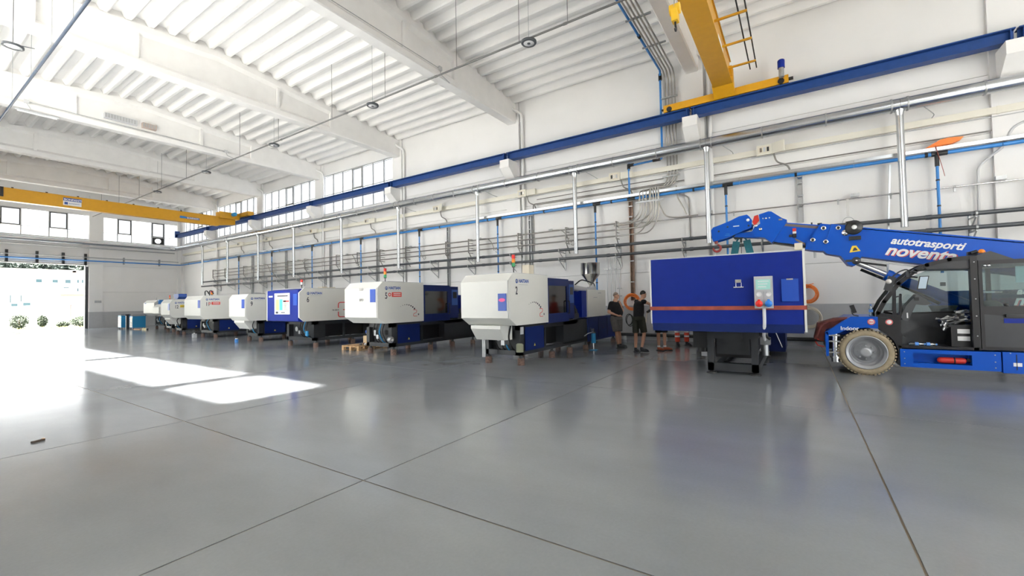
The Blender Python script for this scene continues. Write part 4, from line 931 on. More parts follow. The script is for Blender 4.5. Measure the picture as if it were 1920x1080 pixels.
# ------------------------------------------------------------ pick and carry crane truck (side towards -X, nose towards +Y)
XT = 10.82
tr = thing('crane_truck', 'small blue mobile crane with white lettering on its boom and beige tyres, at the right', 'crane truck', (XT, -1.5, 0))
def Pm(pts, x0, x1, name, m, par=None): return MB().prism(pts, 'x', x0, x1).build(name, m, par or tr)
def wheel(yc, x, s, r=.435, w=.34):
    # s=-1: outer face towards -X
    wh = MB().lathe((x, yc, r), (s, 0, 0), [(r*.74, -w), (r*.93, -w), (r, -w+.05), (r, -.05), (r*.96, 0), (r*.78, .01), (r*.74, -.01), (r*.74, -w)], 48).build('tyre', TYRE, tr)
    for k in range(44):
        a = 2*PI*k/44; c, sn = math.cos(a), math.sin(a)
        MB().obox((x-s*.06, yc+c*(r+.004), r+sn*(r+.004)), (1, 0, 0), (0, -sn, c), (0, c, sn), (.12, .036, .022)).build('tread_block', TYRE, wh)
    MB().lathe((x, yc, r), (s, 0, 0), [(r*.76, -.02), (r*.74, .018), (r*.70, .015), (r*.68, -.02), (r*.63, -.02), (r*.61, -.08), (r*.57, -.16), (r*.50, -.17), (r*.485, -.145), (r*.46, -.17), (r*.40, -.17), (r*.38, -.11), (r*.24, -.10), (r*.22, -.06), (r*.12, -.055), (.001, -.055)], 40).build('rim', RIMM, wh)
    for k in range(8):
        a = 2*PI*k/8; MB().cyl((x-s*.1, yc+math.cos(a)*r*.30, r+math.sin(a)*r*.30), (x-s*.06, yc+math.cos(a)*r*.30, r+math.sin(a)*r*.30), .014, n=8).build('wheel_bolt', STEELD, wh)
wheel(-1.08, XT, -1); wheel(-1.08, 12.5, 1); wheel(-4.0, XT, -1); wheel(-4.0, 12.5, 1)
for y in (-1.08, -4.0): MB().cyl((11.1, y, .435), (12.3, y, .435), .08).build('axle', TRUCKD, tr)
# sill with fire extinguisher recess
mb = MB().box((XT-.02, -2.87, .2), (XT+.3, -2.52, .53)).box((XT-.02, -1.75, .2), (XT+.3, -1.57, .53)).box((XT-.02, -2.52, .46), (XT+.3, -1.75, .53)).box((XT-.02, -2.52, .2), (XT+.3, -1.75, .28)).box((XT+.16, -2.52, .28), (XT+.3, -1.75, .46))
mb.build('sill', TRUCKB, tr)
B((XT-.02, -5.6, .18), (XT+.3, -2.89, .535)).build('rear_sill', TRUCKB, tr)
B((XT-.024, -3.055, .24), (XT-.019, -3.045, .5)).build('seam', MDARK, tr)
for y, z in ((-1.63, .48), (-1.63, .36), (-1.63, .26), (-2.8, .48), (-2.8, .36), (-2.8, .26), (-2.98, .52)): MB().cyl((XT-.02, y, z), (XT-.03, y, z), .009, n=8).build('bolt', STEELD, tr)
B((XT-.024, -3.11, .3), (XT-.019, -3.01, .36)).build('sticker', WHITE, tr)
B((XT+.3, -5.5, .25), (12.4, -1.6, .55)).build('chassis', TRUCKD, tr)
B((XT+.2, -1.7, .55), (12.4, -.6, .75)).build('chassis', TRUCKD, tr)
ex = thing('fire_extinguisher', 'red fire extinguisher lying in the recess of the blue truck sill', 'extinguisher', (XT+.07, -2.3, .29))
MB().cyl((XT+.07, -2.14, .345), (XT+.07, -2.42, .345), .055, n=18).ell((XT+.07, -2.14, .345), .055).ell((XT+.07, -2.42, .345), .053).build('cylinder', RED, ex)
MB().cyl((XT+.07, -2.3, .345), (XT+.07, -2.32, .345), .058, n=18).build('strap', BLACKF, ex)
MB().cyl((XT+.07, -2.45, .345), (XT+.07, -2.52, .345), .02).box((XT+.05, -2.51, .34), (XT+.08, -2.47, .39)).build('valve', BLACKF, ex)
# front fender and nose
Pm([(-.44, .80), (-.48, .84), (-.86, 1.13), (-1.27, 1.13), (-1.27, .90), (-1.05, .92), (-.78, .87), (-.62, .78), (-.5, .76)], XT-.01, XT+.3, 'fender', TRUCKB)
Pm([(-.44, .84), (-.86, 1.12), (-1.3, 1.12), (-1.3, .95), (-.44, .6)], XT+.3, 12.4, 'bonnet', TRUCKB)
Pm([(-.44, .82), (-.47, .84), (-.5, .76), (-.49, .34), (-.445, .33)], XT-.01, XT+.04, 'front_guard', TRUCKB)
Pm([(-.46, .45), (-.5, .8), (-.6, .8), (-.6, .45)], XT+.35, 12.3, 'nose', TRUCKD)
MB().cyl((XT+.08, -.6, .33), (XT+.08, -.6, .82), .055, n=16).cyl((XT+.08, -.6, .30), (XT+.08, -.6, .33), .09, n=18).cyl((XT+.08, -.6, .22), (XT+.08, -.6, .30), .07, n=18).build('outrigger_jack', STEEL, tr)
for z in (.74, .62, .4): B((XT, -.68, z), (XT+.14, -.46, z+.03)).build('jack_bracket', STEEL, tr)
text('Indoor', .105, WHITE, tr, (XT-.012, -.69, .865), FRONT, 'lettering', .002)
for y, z, r in ((-1.17, 1.03, .06),):
    s_ = MB().lathe((XT-.01, y, z), (-1, 0, 0), [(.001, .003), (r, .003), (r, 0)], 20).build('warning_sticker', WHITE, tr)
    MB().lathe((XT-.014, y, z), (-1, 0, 0), [(r*.75, 0), (r*.97, 0), (r*.97, .002), (r*.75, .002), (r*.75, 0)], 20).box((XT-.016, y-.035, z-.008), (XT-.013, y+.035, z+.008)).build('sticker_ring', REDP, s_)
# wheel arch and cab sill
a_ = [(-1.08+.50*math.cos(R(t)), .435+.50*math.sin(R(t))) for t in range(100, 200, 10)]
Pm([(-1.27, .93)]+[(-1.08-.47*math.cos(R(t)), .44+.48*math.sin(R(t))) for t in range(60, -30, -10)]+[(-1.57, .2), (-1.60, .56), (-1.62, .8), (-1.45, 1.12), (-1.27, 1.12)], XT, XT+.25, 'wheel_arch', CABBLK)
s2 = MB().lathe((XT-.002, -1.435, 1.03), (-1, 0, 0), [(.001, .003), (.055, .003), (.055, 0)], 20).build('warning_sticker', WHITE, tr)
MB().lathe((XT-.006, -1.435, 1.03), (-1, 0, 0), [(.04, 0), (.053, 0), (.053, .002), (.04, .002), (.04, 0)], 20).build('sticker_ring', REDP, s2)
# cab frame: swept tubes
def sweep(pts, x, w, h, name, m=CABBLK, par=None):
    mb = MB()
    for p, q in zip(pts[:-1], pts[1:]):
        mb.bar((x, p[0], p[1]), (x, q[0], q[1]), w, h, up=(0, -(q[1]-p[1]), q[0]-p[0]))
        mb.cyl((x-w/2, q[0], q[1]), (x+w/2, q[0], q[1]), h/2, n=10)
    return mb.build(name, m, par or tr)
outer = [(-1.29, 1.0), (-1.28, 1.2), (-1.38, 1.42), (-1.60, 1.76), (-1.83, 1.98), (-2.0, 2.085), (-2.3, 2.165), (-2.6, 2.185)]
for x in (XT+.04, 12.0): 
    if x > 11.5: sweep([(p[0], p[1]) for p in outer], x-.45, .05, .06, 'cab_frame')
    else: sweep(outer, x, .07, .07, 'cab_frame')
sweep([(-1.52, 1.1), (-1.53, 1.62)], XT+.04, .05, .05, 'cab_post')
sweep([(-1.58, .78), (-1.62, 1.55)], XT+.05, .05, .035, 'cab_post')
Pm([(-1.29, 1.0), (-1.33, .95), (-1.6, .62), (-1.58, 1.16), (-1.31, 1.2)], XT+.02, XT+.08, 'cab_side_panel', CABBLK)
B((XT, -2.62, .55), (XT+.12, -1.55, .595)).build('door_step', CABBLK, tr)
B((XT, -2.645, .55), (XT+.12, -2.555, 2.2)).build('door_pillar', CABBLK, tr)
for z in (.8, 1.15, 1.45, 1.8, 2.1): MB().cyl((XT-.01, -2.605, z), (XT-.005, -2.605, z), .01, n=8).build('hinge_screw', STEELD, tr)
Pm([(-1.98, 2.05), (-2.3, 2.14), (-2.6, 2.16), (-2.62, 2.2), (-2.82, 2.28), (-3.03, 2.16), (-3.1, 2.12), (-5.0, 2.06), (-5.0, 2.0), (-2.0, 2.0)], XT+.03, 11.55, 'cab_roof', TRUCKD)
Pm([(-2.6, 1.98), (-2.0, 2.0), (-2.3, 2.12), (-2.6, 2.15)], XT+.06, 11.5, 'roof_lining', CABBLK)
MB().lathe((XT+.3, -2.78, 2.27), (0, 0, 1), [(.05, 0), (.05, .03), (.03, .06), (.001, .07)], 14).build('beacon', AMBER, tr)
MB().box((XT+.25, -2.72, 2.24), (XT+.35, -2.6, 2.3)).cyl((XT+.2, -2.62, 2.27), (XT+.2, -2.7, 2.3), .03).build('work_lamp', BLACKF, tr)
# door (closed, right half)
d = MB().box((XT-.005, -2.70, .58), (XT+.05, -2.655, 2.12)).box((XT-.005, -4.2, .58), (XT+.05, -4.1, 2.1)).box((XT-.005, -4.1, 2.05), (XT+.05, -2.70, 2.12)).box((XT-.005, -4.1, 1.24), (XT+.05, -2.70, 1.32)).box((XT-.005, -4.1, .58), (XT+.05, -2.7, .62)).build('cab_door', CABBLK, tr)
Pm([(-2.70, .62), (-4.1, .62), (-4.1, 1.1), (-3.05, 1.14), (-2.70, 1.18)], XT-.0, XT+.03, 'door_panel', TRUCKD, d)
Pm([(-2.70, 1.18), (-3.05, 1.14), (-4.1, 1.1), (-4.1, 1.24), (-2.7, 1.24)], XT+.005, XT+.03, 'door_upper_panel', CABBLK, d)
B((XT+.015, -4.1, 1.32), (XT+.022, -2.70, 2.05)).build('door_glass', GLASSC, d)
B((XT-.04, -3.3, 1.13), (XT-.005, -2.95, 1.18)).build('door_handle', BLACKF, d)
B((XT-.008, -3.4, 1.03), (XT-.0, -2.93, 1.11)).build('blue_flash', MIDBLUE, d)
for y in (-2.74, -2.79): MB().lathe((XT+.012, y, 2.03), (-1, 0, 0), [(.001, .01), (.02, .01), (.02, 0)], 14).build('glass_fixing', CHROME, d)
MB().lathe((XT+.012, -2.97, 1.34), (-1, 0, 0), [(.001, .03), (.025, .03), (.025, 0)], 14).build('window_catch', BLACKF, d)
# front windows
Pm([(-1.37, 1.24), (-1.5, 1.24), (-1.52, 1.56), (-1.42, 1.44)], XT+.05, XT+.055, 'quarter_glass', GLASSC)
sweep([(-1.37, 1.24), (-1.5, 1.24), (-1.52, 1.54)], XT+.05, .02, .025, 'quarter_frame')
gl = [(-1.33, 1.05), (-1.42, 1.42), (-1.62, 1.74), (-1.85, 1.95), (-2.1, 2.05)]
mb = MB(); n = len(gl)
mb._a([(x, p[0], p[1]) for x in (XT+.08, 11.5) for p in gl], [(i, i+1, n+i+1, n+i) for i in range(n-1)]); mb.build('windscreen', GLASSC, tr)
Pm([(-1.6, 1.15), (-1.62, 1.6), (-1.9, 1.9), (-2.1, 2.0), (-3.6, 2.0), (-3.6, 1.2)], 11.54, 11.546, 'far_glass', GLASSC)
sweep([(-1.45, 1.2), (-1.6, 1.15), (-2.6, 1.2)], 11.54, .04, .05, 'far_frame')
sweep([(-2.95, 1.2), (-2.95, 2.05)], 11.54, .05, .06, 'far_frame')
B((11.45, -2.6, .57), (11.55, -1.6, 1.17)).build('cab_side_wall', TRUCKD, tr)
B((XT+.1, -5.0, .55), (11.55, -1.6, .585)).build('cab_floor', TRUCKD, tr)
Pm([(-1.56, .6), (-1.56, 1.0), (-1.62, 1.08), (-1.85, .98), (-1.6, .72)], XT+.12, XT+.42, 'console_base', TRUCKD)
Pm([(-1.64, 1.12), (-1.72, 1.34), (-1.88, 1.55), (-2.0, 1.46), (-2.08, 1.36), (-1.98, 1.34), (-1.86, 1.36), (-1.74, 1.05), (-1.68, 1.0)], XT+.2, XT+.5, 'dashboard', mat('console_grey', (.07, .075, .08), .5))
MB().box((XT+.18, -1.9, 1.43), (XT+.2, -1.84, 1.49)).build('dash_dial', BLACKF, tr)
B((XT+.193, -1.72, 1.1), (XT+.2, -1.74, 1.2)).build('dash_label', WHITE, tr)
sw = thing('seat_box', None, None); bpy.data.objects.remove(sw)
sb = B((XT+.12, -2.58, .585), (XT+.5, -2.3, .95)).build('seat_box', CABBLK, tr)
for z in (.70, .83): B((XT+.115, -2.54, z), (XT+.12, -2.38, z+.08)).build('label', WHITE, sb)
B((XT+.1, -2.6, .95), (XT+.55, -2.27, .985)).build('seat_lid', CABBLK, tr)
MB().ell((XT+.45, -2.9, 1.3), (.2, .16, .12)).build('seat', mat('seat_green', (.03, .06, .05), .7), tr)
B((XT+.3, -3.3, 1.0), (XT+.7, -2.75, 1.2)).build('seat', CABBLK, tr)
B((XT+.6, -3.1, 1.55), (XT+.62, -2.75, 1.58)).build('wiper_bar', CHROME, tr)
MB().tube(bend([(XT+.3, -1.57, 1.1), (XT+.3, -1.57, 1.5), (XT+.3, -1.66, 1.52), (XT+.3, -1.68, 1.1)], .05), .012).build('grab_rail', TRUCKD, tr)
# tablet, mirrors, headlamp
tb = MB().obox((XT-.02, -1.93, 1.76), (1, 0, 0), (0, -1, .0), (0, -.18, 1), (.02, .13, .25)).build('display_tablet', BLACKF, tr)
MB().obox((XT-.032, -1.93, 1.76), (1, 0, 0), (0, -1, .0), (0, -.18, 1), (.004, .105, .22)).build('display_screen', mat('pale_screen', (.45, .55, .65), .15), tb)
MB().tube(bend([(XT-.02, -1.86, 1.86), (XT+.02, -1.78, 1.88), (XT+.04, -1.72, 1.84)], .03), .015).build('tablet_arm', BLACKF, tr)
hl = MB().obox((XT-.05, -1.46, 1.76), (1, 0, .0), (0, 1, .3), (0, -.3, 1), (.10, .11, .27)).build('headlamp', TRUCKD, tr)
MB().lathe((XT-.10, -1.44, 1.80), (-1, 0, 0), [(.001, .006), (.035, .006), (.045, 0)], 20).build('lamp_lens', mat('lens', (.5, .48, .46), .15, .3), hl)
MB().tube(bend([(XT-.04, -1.5, 1.88), (XT-.02, -1.62, 1.99), (XT, -1.72, 2.02), (XT+.02, -1.78, 1.96)], .05), .012).build('lamp_bracket', BLACKF, tr)
MB().tube(arc((XT-.02, -1.80, 1.93), .045, 0, PI, 10, (0, 1, 0), (0, 0, 1)), .018).box((XT-.06, -1.74, 1.88), (XT, -1.70, 1.98)).build('work_lamp', TRUCKD, tr)
mi = MB().tube(bend([(XT+.05, -.99, 1.14), (XT+.05, -.9, 1.16), (XT+.03, -.88, 1.25)], .04), .01).build('mirror_arm', BLACKF, tr)
MB().obox((XT+.02, -.905, 1.28), (1, 0, 0), (0, 1, -.3), (0, .3, 1), (.04, .07, .16)).build('mirror', BLACKF, mi)
# boom: telescopic, lies beyond the cab
XB0, XB1 = 11.68, 12.06
Pm([(-1.05, 2.97), (-1.16, 2.36), (-2.2, 2.12), (-6.5, 1.2), (-6.5, 1.78), (-3.5, 2.43)], XB0, XB1, 'boom_base', TRUCKB)
Pm([(-1.05, 2.985), (-6.5, 1.79), (-6.5, 1.82), (-1.05, 3.01)], XB0-.02, XB1+.02, 'boom_top_plate', TRUCKB)
Pm([(-.66, 3.11), (-1.15, 3.0), (-1.2, 2.5), (-1.10, 2.22), (-1.02, 2.17), (-.93, 2.2), (-.80, 2.4), (-.56, 2.47), (-.50, 2.54)], XB0-.03, XB1+.03, 'boom_collar', TRUCKB)
Pm([(-.47, 3.14), (-.65, 3.10), (-.50, 2.53), (-.36, 2.55), (-.17, 2.60), (-.19, 2.68)], XB0-.02, XB1+.02, 'boom_collar', TRUCKB)
Pm([(.30, 3.27), (-.5, 3.11), (-.3, 2.66), (.45, 2.83)], XB0+.04, XB1-.04, 'boom_stage', TRUCKB)
for z0 in (0, .40): Pm([(.22-z0*.5, 3.23-z0*.88), (-.46+z0*.7, 3.09-z0*.88), (-.46+z0*.7, 3.03-z0*.88), (.2-z0*.5, 3.17-z0*.88)], XB0+.034, XB0+.04, 'wear_strip', mat('wear_brown', (.14, .11, .10), .7))
Pm([(.42, 2.84), (-.18, 2.69), (-.2, 2.64), (.42, 2.79)], XB0+.06, XB1-.06, 'boom_stage', BLACKF)
Pm([(.51, 3.54), (.45, 3.53), (.24, 3.35), (.15, 3.30), (.17, 3.22), (.43, 2.84), (.46, 2.80), (.60, 2.93), (.80, 2.98), (.86, 3.1), (.80, 3.2), (.68, 3.27), (.70, 3.49)], XB0-.01, XB1+.01, 'boom_head', TRUCKB)
Pm([(.70, 3.49), (.82, 3.45), (.86, 3.29), (.74, 3.22), (.68, 3.27)], XB0+.02, XB1-.02, 'striped_guard', WHITE)
Pm([(.72, 3.49), (.80, 3.47), (.84, 3.33), (.80, 3.22), (.70, 3.35)], XB0+.01, XB0+.02, 'red_stripe', RED)
jb = Pm([(.95, 3.52), (.90, 3.47), (.85, 3.38), (.86, 3.2), (1.0, 3.16), (1.15, 3.10), (1.4, 3.0), (1.7, 2.94), (1.73, 3.02), (1.745, 3.22), (1.70, 3.29), (1.5, 3.35), (1.3, 3.42), (1.12, 3.5)], XB0+.0, XB0+.06, 'jib', TRUCKB)
Pm([(.95, 3.52), (.90, 3.47), (.85, 3.38), (.86, 3.2), (1.0, 3.16), (1.15, 3.10), (1.4, 3.0), (1.7, 2.94), (1.73, 3.02), (1.745, 3.22), (1.70, 3.29), (1.5, 3.35), (1.3, 3.42), (1.12, 3.5)], XB1-.06, XB1, 'jib', TRUCKB)
Pm([(.85, 3.12), (1.2, 3.08), (1.25, 3.02), (.75, 2.95), (.62, 2.96), (.72, 3.08)], XB0+.07, XB1-.07, 'jib_link', TRUCKB)
Pm([(1.0, 3.1), (1.3, 3.08), (1.25, 2.98), (1.0, 3.0)], XB0+.08, XB1-.08, 'jib_pin_block', BLACKF)
for y, z, r, m in ((.93, 3.385, .035, WHITE), (.92, 3.25, .022, BLACKF), (1.37, 3.27, .022, BLACKF), (1.57, 3.18, .022, BLACKF), (.87, 3.14, .022, BLACKF), (.77, 3.23, .035, CHROME), (.68, 3.14, .035, STAIN), (.56, 3.38, .02, CHROME), (.62, 3.385, .014, WHITE), (.49, 3.385, .014, WHITE)):
    MB().lathe((XB0-.012, y, z), (-1, 0, 0), [(.001, .012), (r, .012), (r, 0)], 16).build('boom_pin', m, tr)
B((XB0-.016, .24, 3.3), (XB0-.0, .31, 3.335)).build('boom_bracket', STAIN, tr)
for y, z in ((-.52, 3.03), (-.32, 2.79), (-.78, 3.01), (-.55, 2.73)):
    MB().lathe((XB0-.03, y, z), (-1, 0, 0), [(.026, .014), (.046, .014), (.05, 0)], 18).build('boom_bolt', CHROME, tr)
    MB().lathe((XB0-.03, y, z), (-1, 0, 0), [(.001, .018), (.028, .018), (.028, 0)], 14).build('bolt_head', BLACKF, tr)
MB().lathe((XB0-.03, -.895, 2.89), (-1, 0, 0), [(.001, .03), (.06, .02), (.07, 0)], 18).build('lens_light', CHROME, tr)
rl = MB().lathe((XB0-.03, -1.04, 2.985), (-1, 0, 0), [(.001, .1), (.05, .1), (.055, .08), (.13, .09), (.15, .07), (.15, .01), (.13, 0)], 28).build('cable_reel', BLACKF, tr)
MB().lathe((XB0-.13, -1.04, 2.985), (-1, 0, 0), [(.001, .008), (.045, .008), (.045, 0)], 18).build('reel_cap', WHITE, rl)
MB().prism([(-.9, 3.12), (-1.05, 3.14), (-1.05, 3.04), (-.95, 3.06)], 'x', XB0-.08, XB0-.03).box((XB0-.08, -1.15, 2.72), (XB0-.03, -.95, 2.8)).build('reel_bracket', BLACKF, tr)
Pm([(-1.0, 2.6), (-1.07, 2.6+.0), (-1.14, 2.48), (-.95, 2.46)], XB0-.036, XB0-.03, 'warning_sign', mat('warning_yellow', (.8, .55, .03), .5))
Pm([(-1.03, 2.56), (-1.06, 2.56), (-1.09, 2.5), (-1.0, 2.49)], XB0-.038, XB0-.036, 'warning_symbol', INK)
MB().lathe((XB0-.03, -1.06, 2.28), (-1, 0, 0), [(.001, .02), (.02, .02), (.075, .01), (.08, 0)], 18).box((XB0-.04, -1.0, 2.26), (XB0-.03, -.88, 2.31)).build('cylinder_pivot', TRUCKD, tr)
MB().lathe((XB0-.055, -1.06, 2.28), (-1, 0, 0), [(.001, .01), (.02, .01), (.02, 0)], 12).build('pivot_pin', CHROME, tr)
fl_ = MB().box((XB0+.0, -.02, 3.02), (XB0+.04, .05, 3.09)).build('safety_lamp', RED, tr)
MB().box((XB0-.0, -.02, 2.97), (XB0+.04, .05, 3.02)).build('lamp_band', WHITE, fl_)
MB().box((XB0-.0, -.02, 2.88), (XB0+.04, .05, 2.97)).cyl((XB0, .09, 2.93), (XB0+.04, .09, 2.93), .03).build('lamp_base', BLACKF, fl_)
MB().cyl((XB0+.1, -.35, 2.53), (XB0+.1, -.35, 2.4), .02).build('boom_stop', STEELD, tr)
MB().box((XB0+.1, -.5, 3.12), (XB0+.2, -.42, 3.17)).box((XB0+.1, -.33, 3.15), (XB0+.2, -.30, 3.2)).build('boom_top_fitting', BLACKF, tr)
# lift cylinders
MB().cyl((XB0+.05, -1.04, 2.26), (XB0+.05, -1.62, 1.92), .052, n=16).build('cylinder_rod', mat('rod_steel', (.75, .76, .78), .18, .8), tr)
MB().cyl((XB0+.05, -1.54, 1.965), (XB0+.05, -3.0, 1.17), .10, n=20).cyl((XB0+.05, -1.54, 1.965), (XB0+.05, -1.62, 1.92), .112, n=20).build('lift_cylinder', TRUCKB, tr)
Pm([(-1.1, 2.33), (-2.25, 2.07), (-2.25, 2.03), (-1.1, 2.29)], XB0+.0, XB0+.04, 'hydraulic_pipe', STEEL)
Pm([(-1.1, 2.27), (-1.55, 2.17), (-1.55, 2.13), (-1.1, 2.23)], XB0+.0, XB0+.05, 'hydraulic_pipe', BLACKF)
for dy, m in ((0, BLACKF),): MB().tube([(XB0+.22, -1.15, 2.1), (XB0+.2, -1.9, 1.66), (XB0-.05, -2.3, 1.36)], .03, 8).build('hydraulic_hose', m, tr)
Pm([(-2.2, 1.6), (-6.5, 1.6), (-6.5, .6), (-2.6, .6), (-2.6, 1.2), (-2.3, 1.3)], XB0+.02, XB1+.3, 'boom_support', TRUCKB)
Pm([(-2.15, 1.32), (-2.55, 1.32), (-2.5, 1.2), (-2.2, 1.2)], XB0-.1, XB0+.02, 'cylinder_mount', mat('mount_taupe', (.16, .15, .15), .6))
B((XT+.1, -5.6, .55), (XT+.7, -3.5, 1.95)).build('rear_body', TRUCKB, tr)
sgn = B((XT+.09, -3.6, 1.72), (XT+.1, -3.12, 2.0)).build('pale_panel', mat('pale_mint', (.35, .52, .55), .4), tr)
# boom lettering
rot = -math.atan2(2.67-2.42, 1.19)
text('autotrasporti', .205, WHITE, tr, (XB0-.004, -1.62, 2.60), FRONT, 'lettering', .006, .3, sx=.98, rot=rot)
text('noventa', .30, mat('letter_shadow_red', (.6, .1, .12), .5), tr, (XB0-.002, -1.535, 2.375), FRONT, 'lettering_shadow', .012, .3, sx=1.08, rot=rot)
text('noventa', .30, WHITE, tr, (XB0-.006, -1.52, 2.385), FRONT, 'lettering', .008, .3, sx=1.08, rot=rot)
text('autotrasporti', .15, WHITE, tr, (XT+.088, -3.12, 1.52), FRONT, 'lettering', .006, .3)
text('noventa', .24, mat('letter_shadow_red', (.6, .1, .12), .5), tr, (XT+.09, -3.09, 1.33), FRONT, 'lettering_shadow', .01, .3)
text('noventa', .24, WHITE, tr, (XT+.086, -3.075, 1.338), FRONT, 'lettering', .007, .3)
MB().box((XB0-.003, 1.33, 3.06), (XB0, 1.44, 3.075)).box((XB0-.003, 1.33, 3.1), (XB0, 1.42, 3.11)).build('jib_mark', PIPEB, jb)
B((XB0-.004, 1.12, 3.26), (XB0, 1.25, 3.28)).build('jib_mark', WHITE, jb)
# red brown tarpaulin bundle in front of the nose
tp = thing('tarpaulin_bundle', 'dark red folded tarpaulin and hoses hanging on the truck nose', 'tarpaulin', (11.3, -.35, .45))
Pm_ = lambda pts, x0, x1, n, m: MB().prism(pts, 'x', x0, x1).build(n, m, tp)
mar = mat('maroon_cloth', (.14, .035, .03), .8, noise=.3, nscale=9, bump=.5)
Pm_([(-.33, .98), (-.62, 1.08), (-.88, 1.10), (-.8, 1.0), (-.46, .86), (-.42, .62), (-.26, .66)], 11.0, 11.5, 'cloth', mar)
for k in range(4): MB().tube(bend([(10.98+.1*k, -.85, 1.09), (10.97+.1*k, -.4, 1.0-.01*k), (10.95+.1*k, -.3, .7)], .15), .02, 6).build('hose', REDH if k % 2 else mar, tp)
for z in (.5, .62): MB().tube([(11.05, -.42, z), (11.0, -.32, z+.03), (11.05, -.28, z+.1)], .014, 6).build('chain_strap', RED, tp)
# hook under the jib tip, slings
hk2 = thing('crane_hook', 'dark red hook hanging at the tip of the blue jib', 'hook', (11.87, 1.66, 2.7))
MB().tube([(11.87, 1.68, 3.2), (11.82, 1.73, 3.1), (11.84, 1.70, 2.99)], .03, 8).build('shackle', STAIN, hk2)
MB().cyl((11.87, 1.67, 3.0), (11.87, 1.66, 2.9), .05, .035).build('hook_shank', REDH, hk2)
MB().tube(arc((11.87, 1.65, 2.79), .085, R(80), R(-190), 18, (0, -1, 0), (0, 0, 1)), .026, 8, rs=[.022+.008*math.sin(PI*i/18) for i in range(19)]).build('hook_bow', REDH, hk2)
sl = thing('lifting_slings', 'pair of teal webbing slings from the jib down to the blue machine', 'sling', (12, 1.1, 2.4))
for a, b in (((12.0, 1.22, 2.93), (12.0, 1.34, 2.3)), ((12.0, 1.0, 2.95), (12.0, .87, 2.3))):
    MB().bar(a, b, .16, .03, up=(1, 0, 0)).build('sling', SLINGT, sl)
    MB().tube(bend([(a[0], a[1], a[2]), (a[0], (a[1]+1.12)/2, a[2]+.08), (12.0, 1.12, 3.0)], .05), .02, 6).build('sling_eye', SLINGT, sl)
MB().cyl((12.0, 1.12, 3.08), (12.0, 1.12, 2.9), .025).build('suspension_bolt', TRUCKD, sl)
MB().cyl((12.0, 1.12, 2.95), (12.0, 1.12, 2.3), .008, n=6).build('cable', TRUCKD, sl)
# loose things in and on the truck
def bottle(x, y, z, ax, lab):
    t = thing('water_bottle', lab, 'bottle', (x, y, z))
    a = Vector(ax)
    MB().lathe((x, y, z), ax, [(.001, 0), (.032, .003), (.034, .02), (.03, .06), (.034, .1), (.034, .16), (.014, .2), (.013, .215)], 14).build('bottle_body', PETBL, t)
    MB().lathe((x, y, z), ax, [(.0345, .085), (.0345, .135)], 14).build('label', SKYW, t)
    MB().cyl(Vector((x, y, z))+a*.213, Vector((x, y, z))+a*.235, .016).build('cap', SKYW, t)
bottle(XT+.15, -1.19, 1.13, (0, 0, 1), 'clear water bottle standing on the blue fender before the cab')
bottle(XT+.12, -1.72, .62, (0, -1, 0), 'clear water bottle lying on the cab floor, nearer to the wheel')
bottle(XT+.14, -1.88, .62, (0, -1, 0), 'clear water bottle lying on the cab floor, farther from the wheel')
fo = thing('plastic_foil', 'crumpled clear plastic foil heaped on the black box in the cab', 'foil', (XT+.3, -2.4, 1.0))
rnd = random.Random(3)
for k, (c, r, m) in enumerate((((XT+.3, -2.36, 1.06), (.14, .22, .08), FOIL), ((XT+.3, -2.5, 1.18), (.12, .13, .08), FOIL), ((XT+.22, -2.24, .97), (.06, .06, .1), FOIL))):
    mb = MB().ell(c, r, 14, 9); cc = Vector(c)
    mb.v = [tuple(cc+(Vector(v)-cc)*rnd.uniform(.65, 1.2)) for v in mb.v]; mb.sm = [False]*len(mb.sm); mb.build('foil_heap', m, fo)
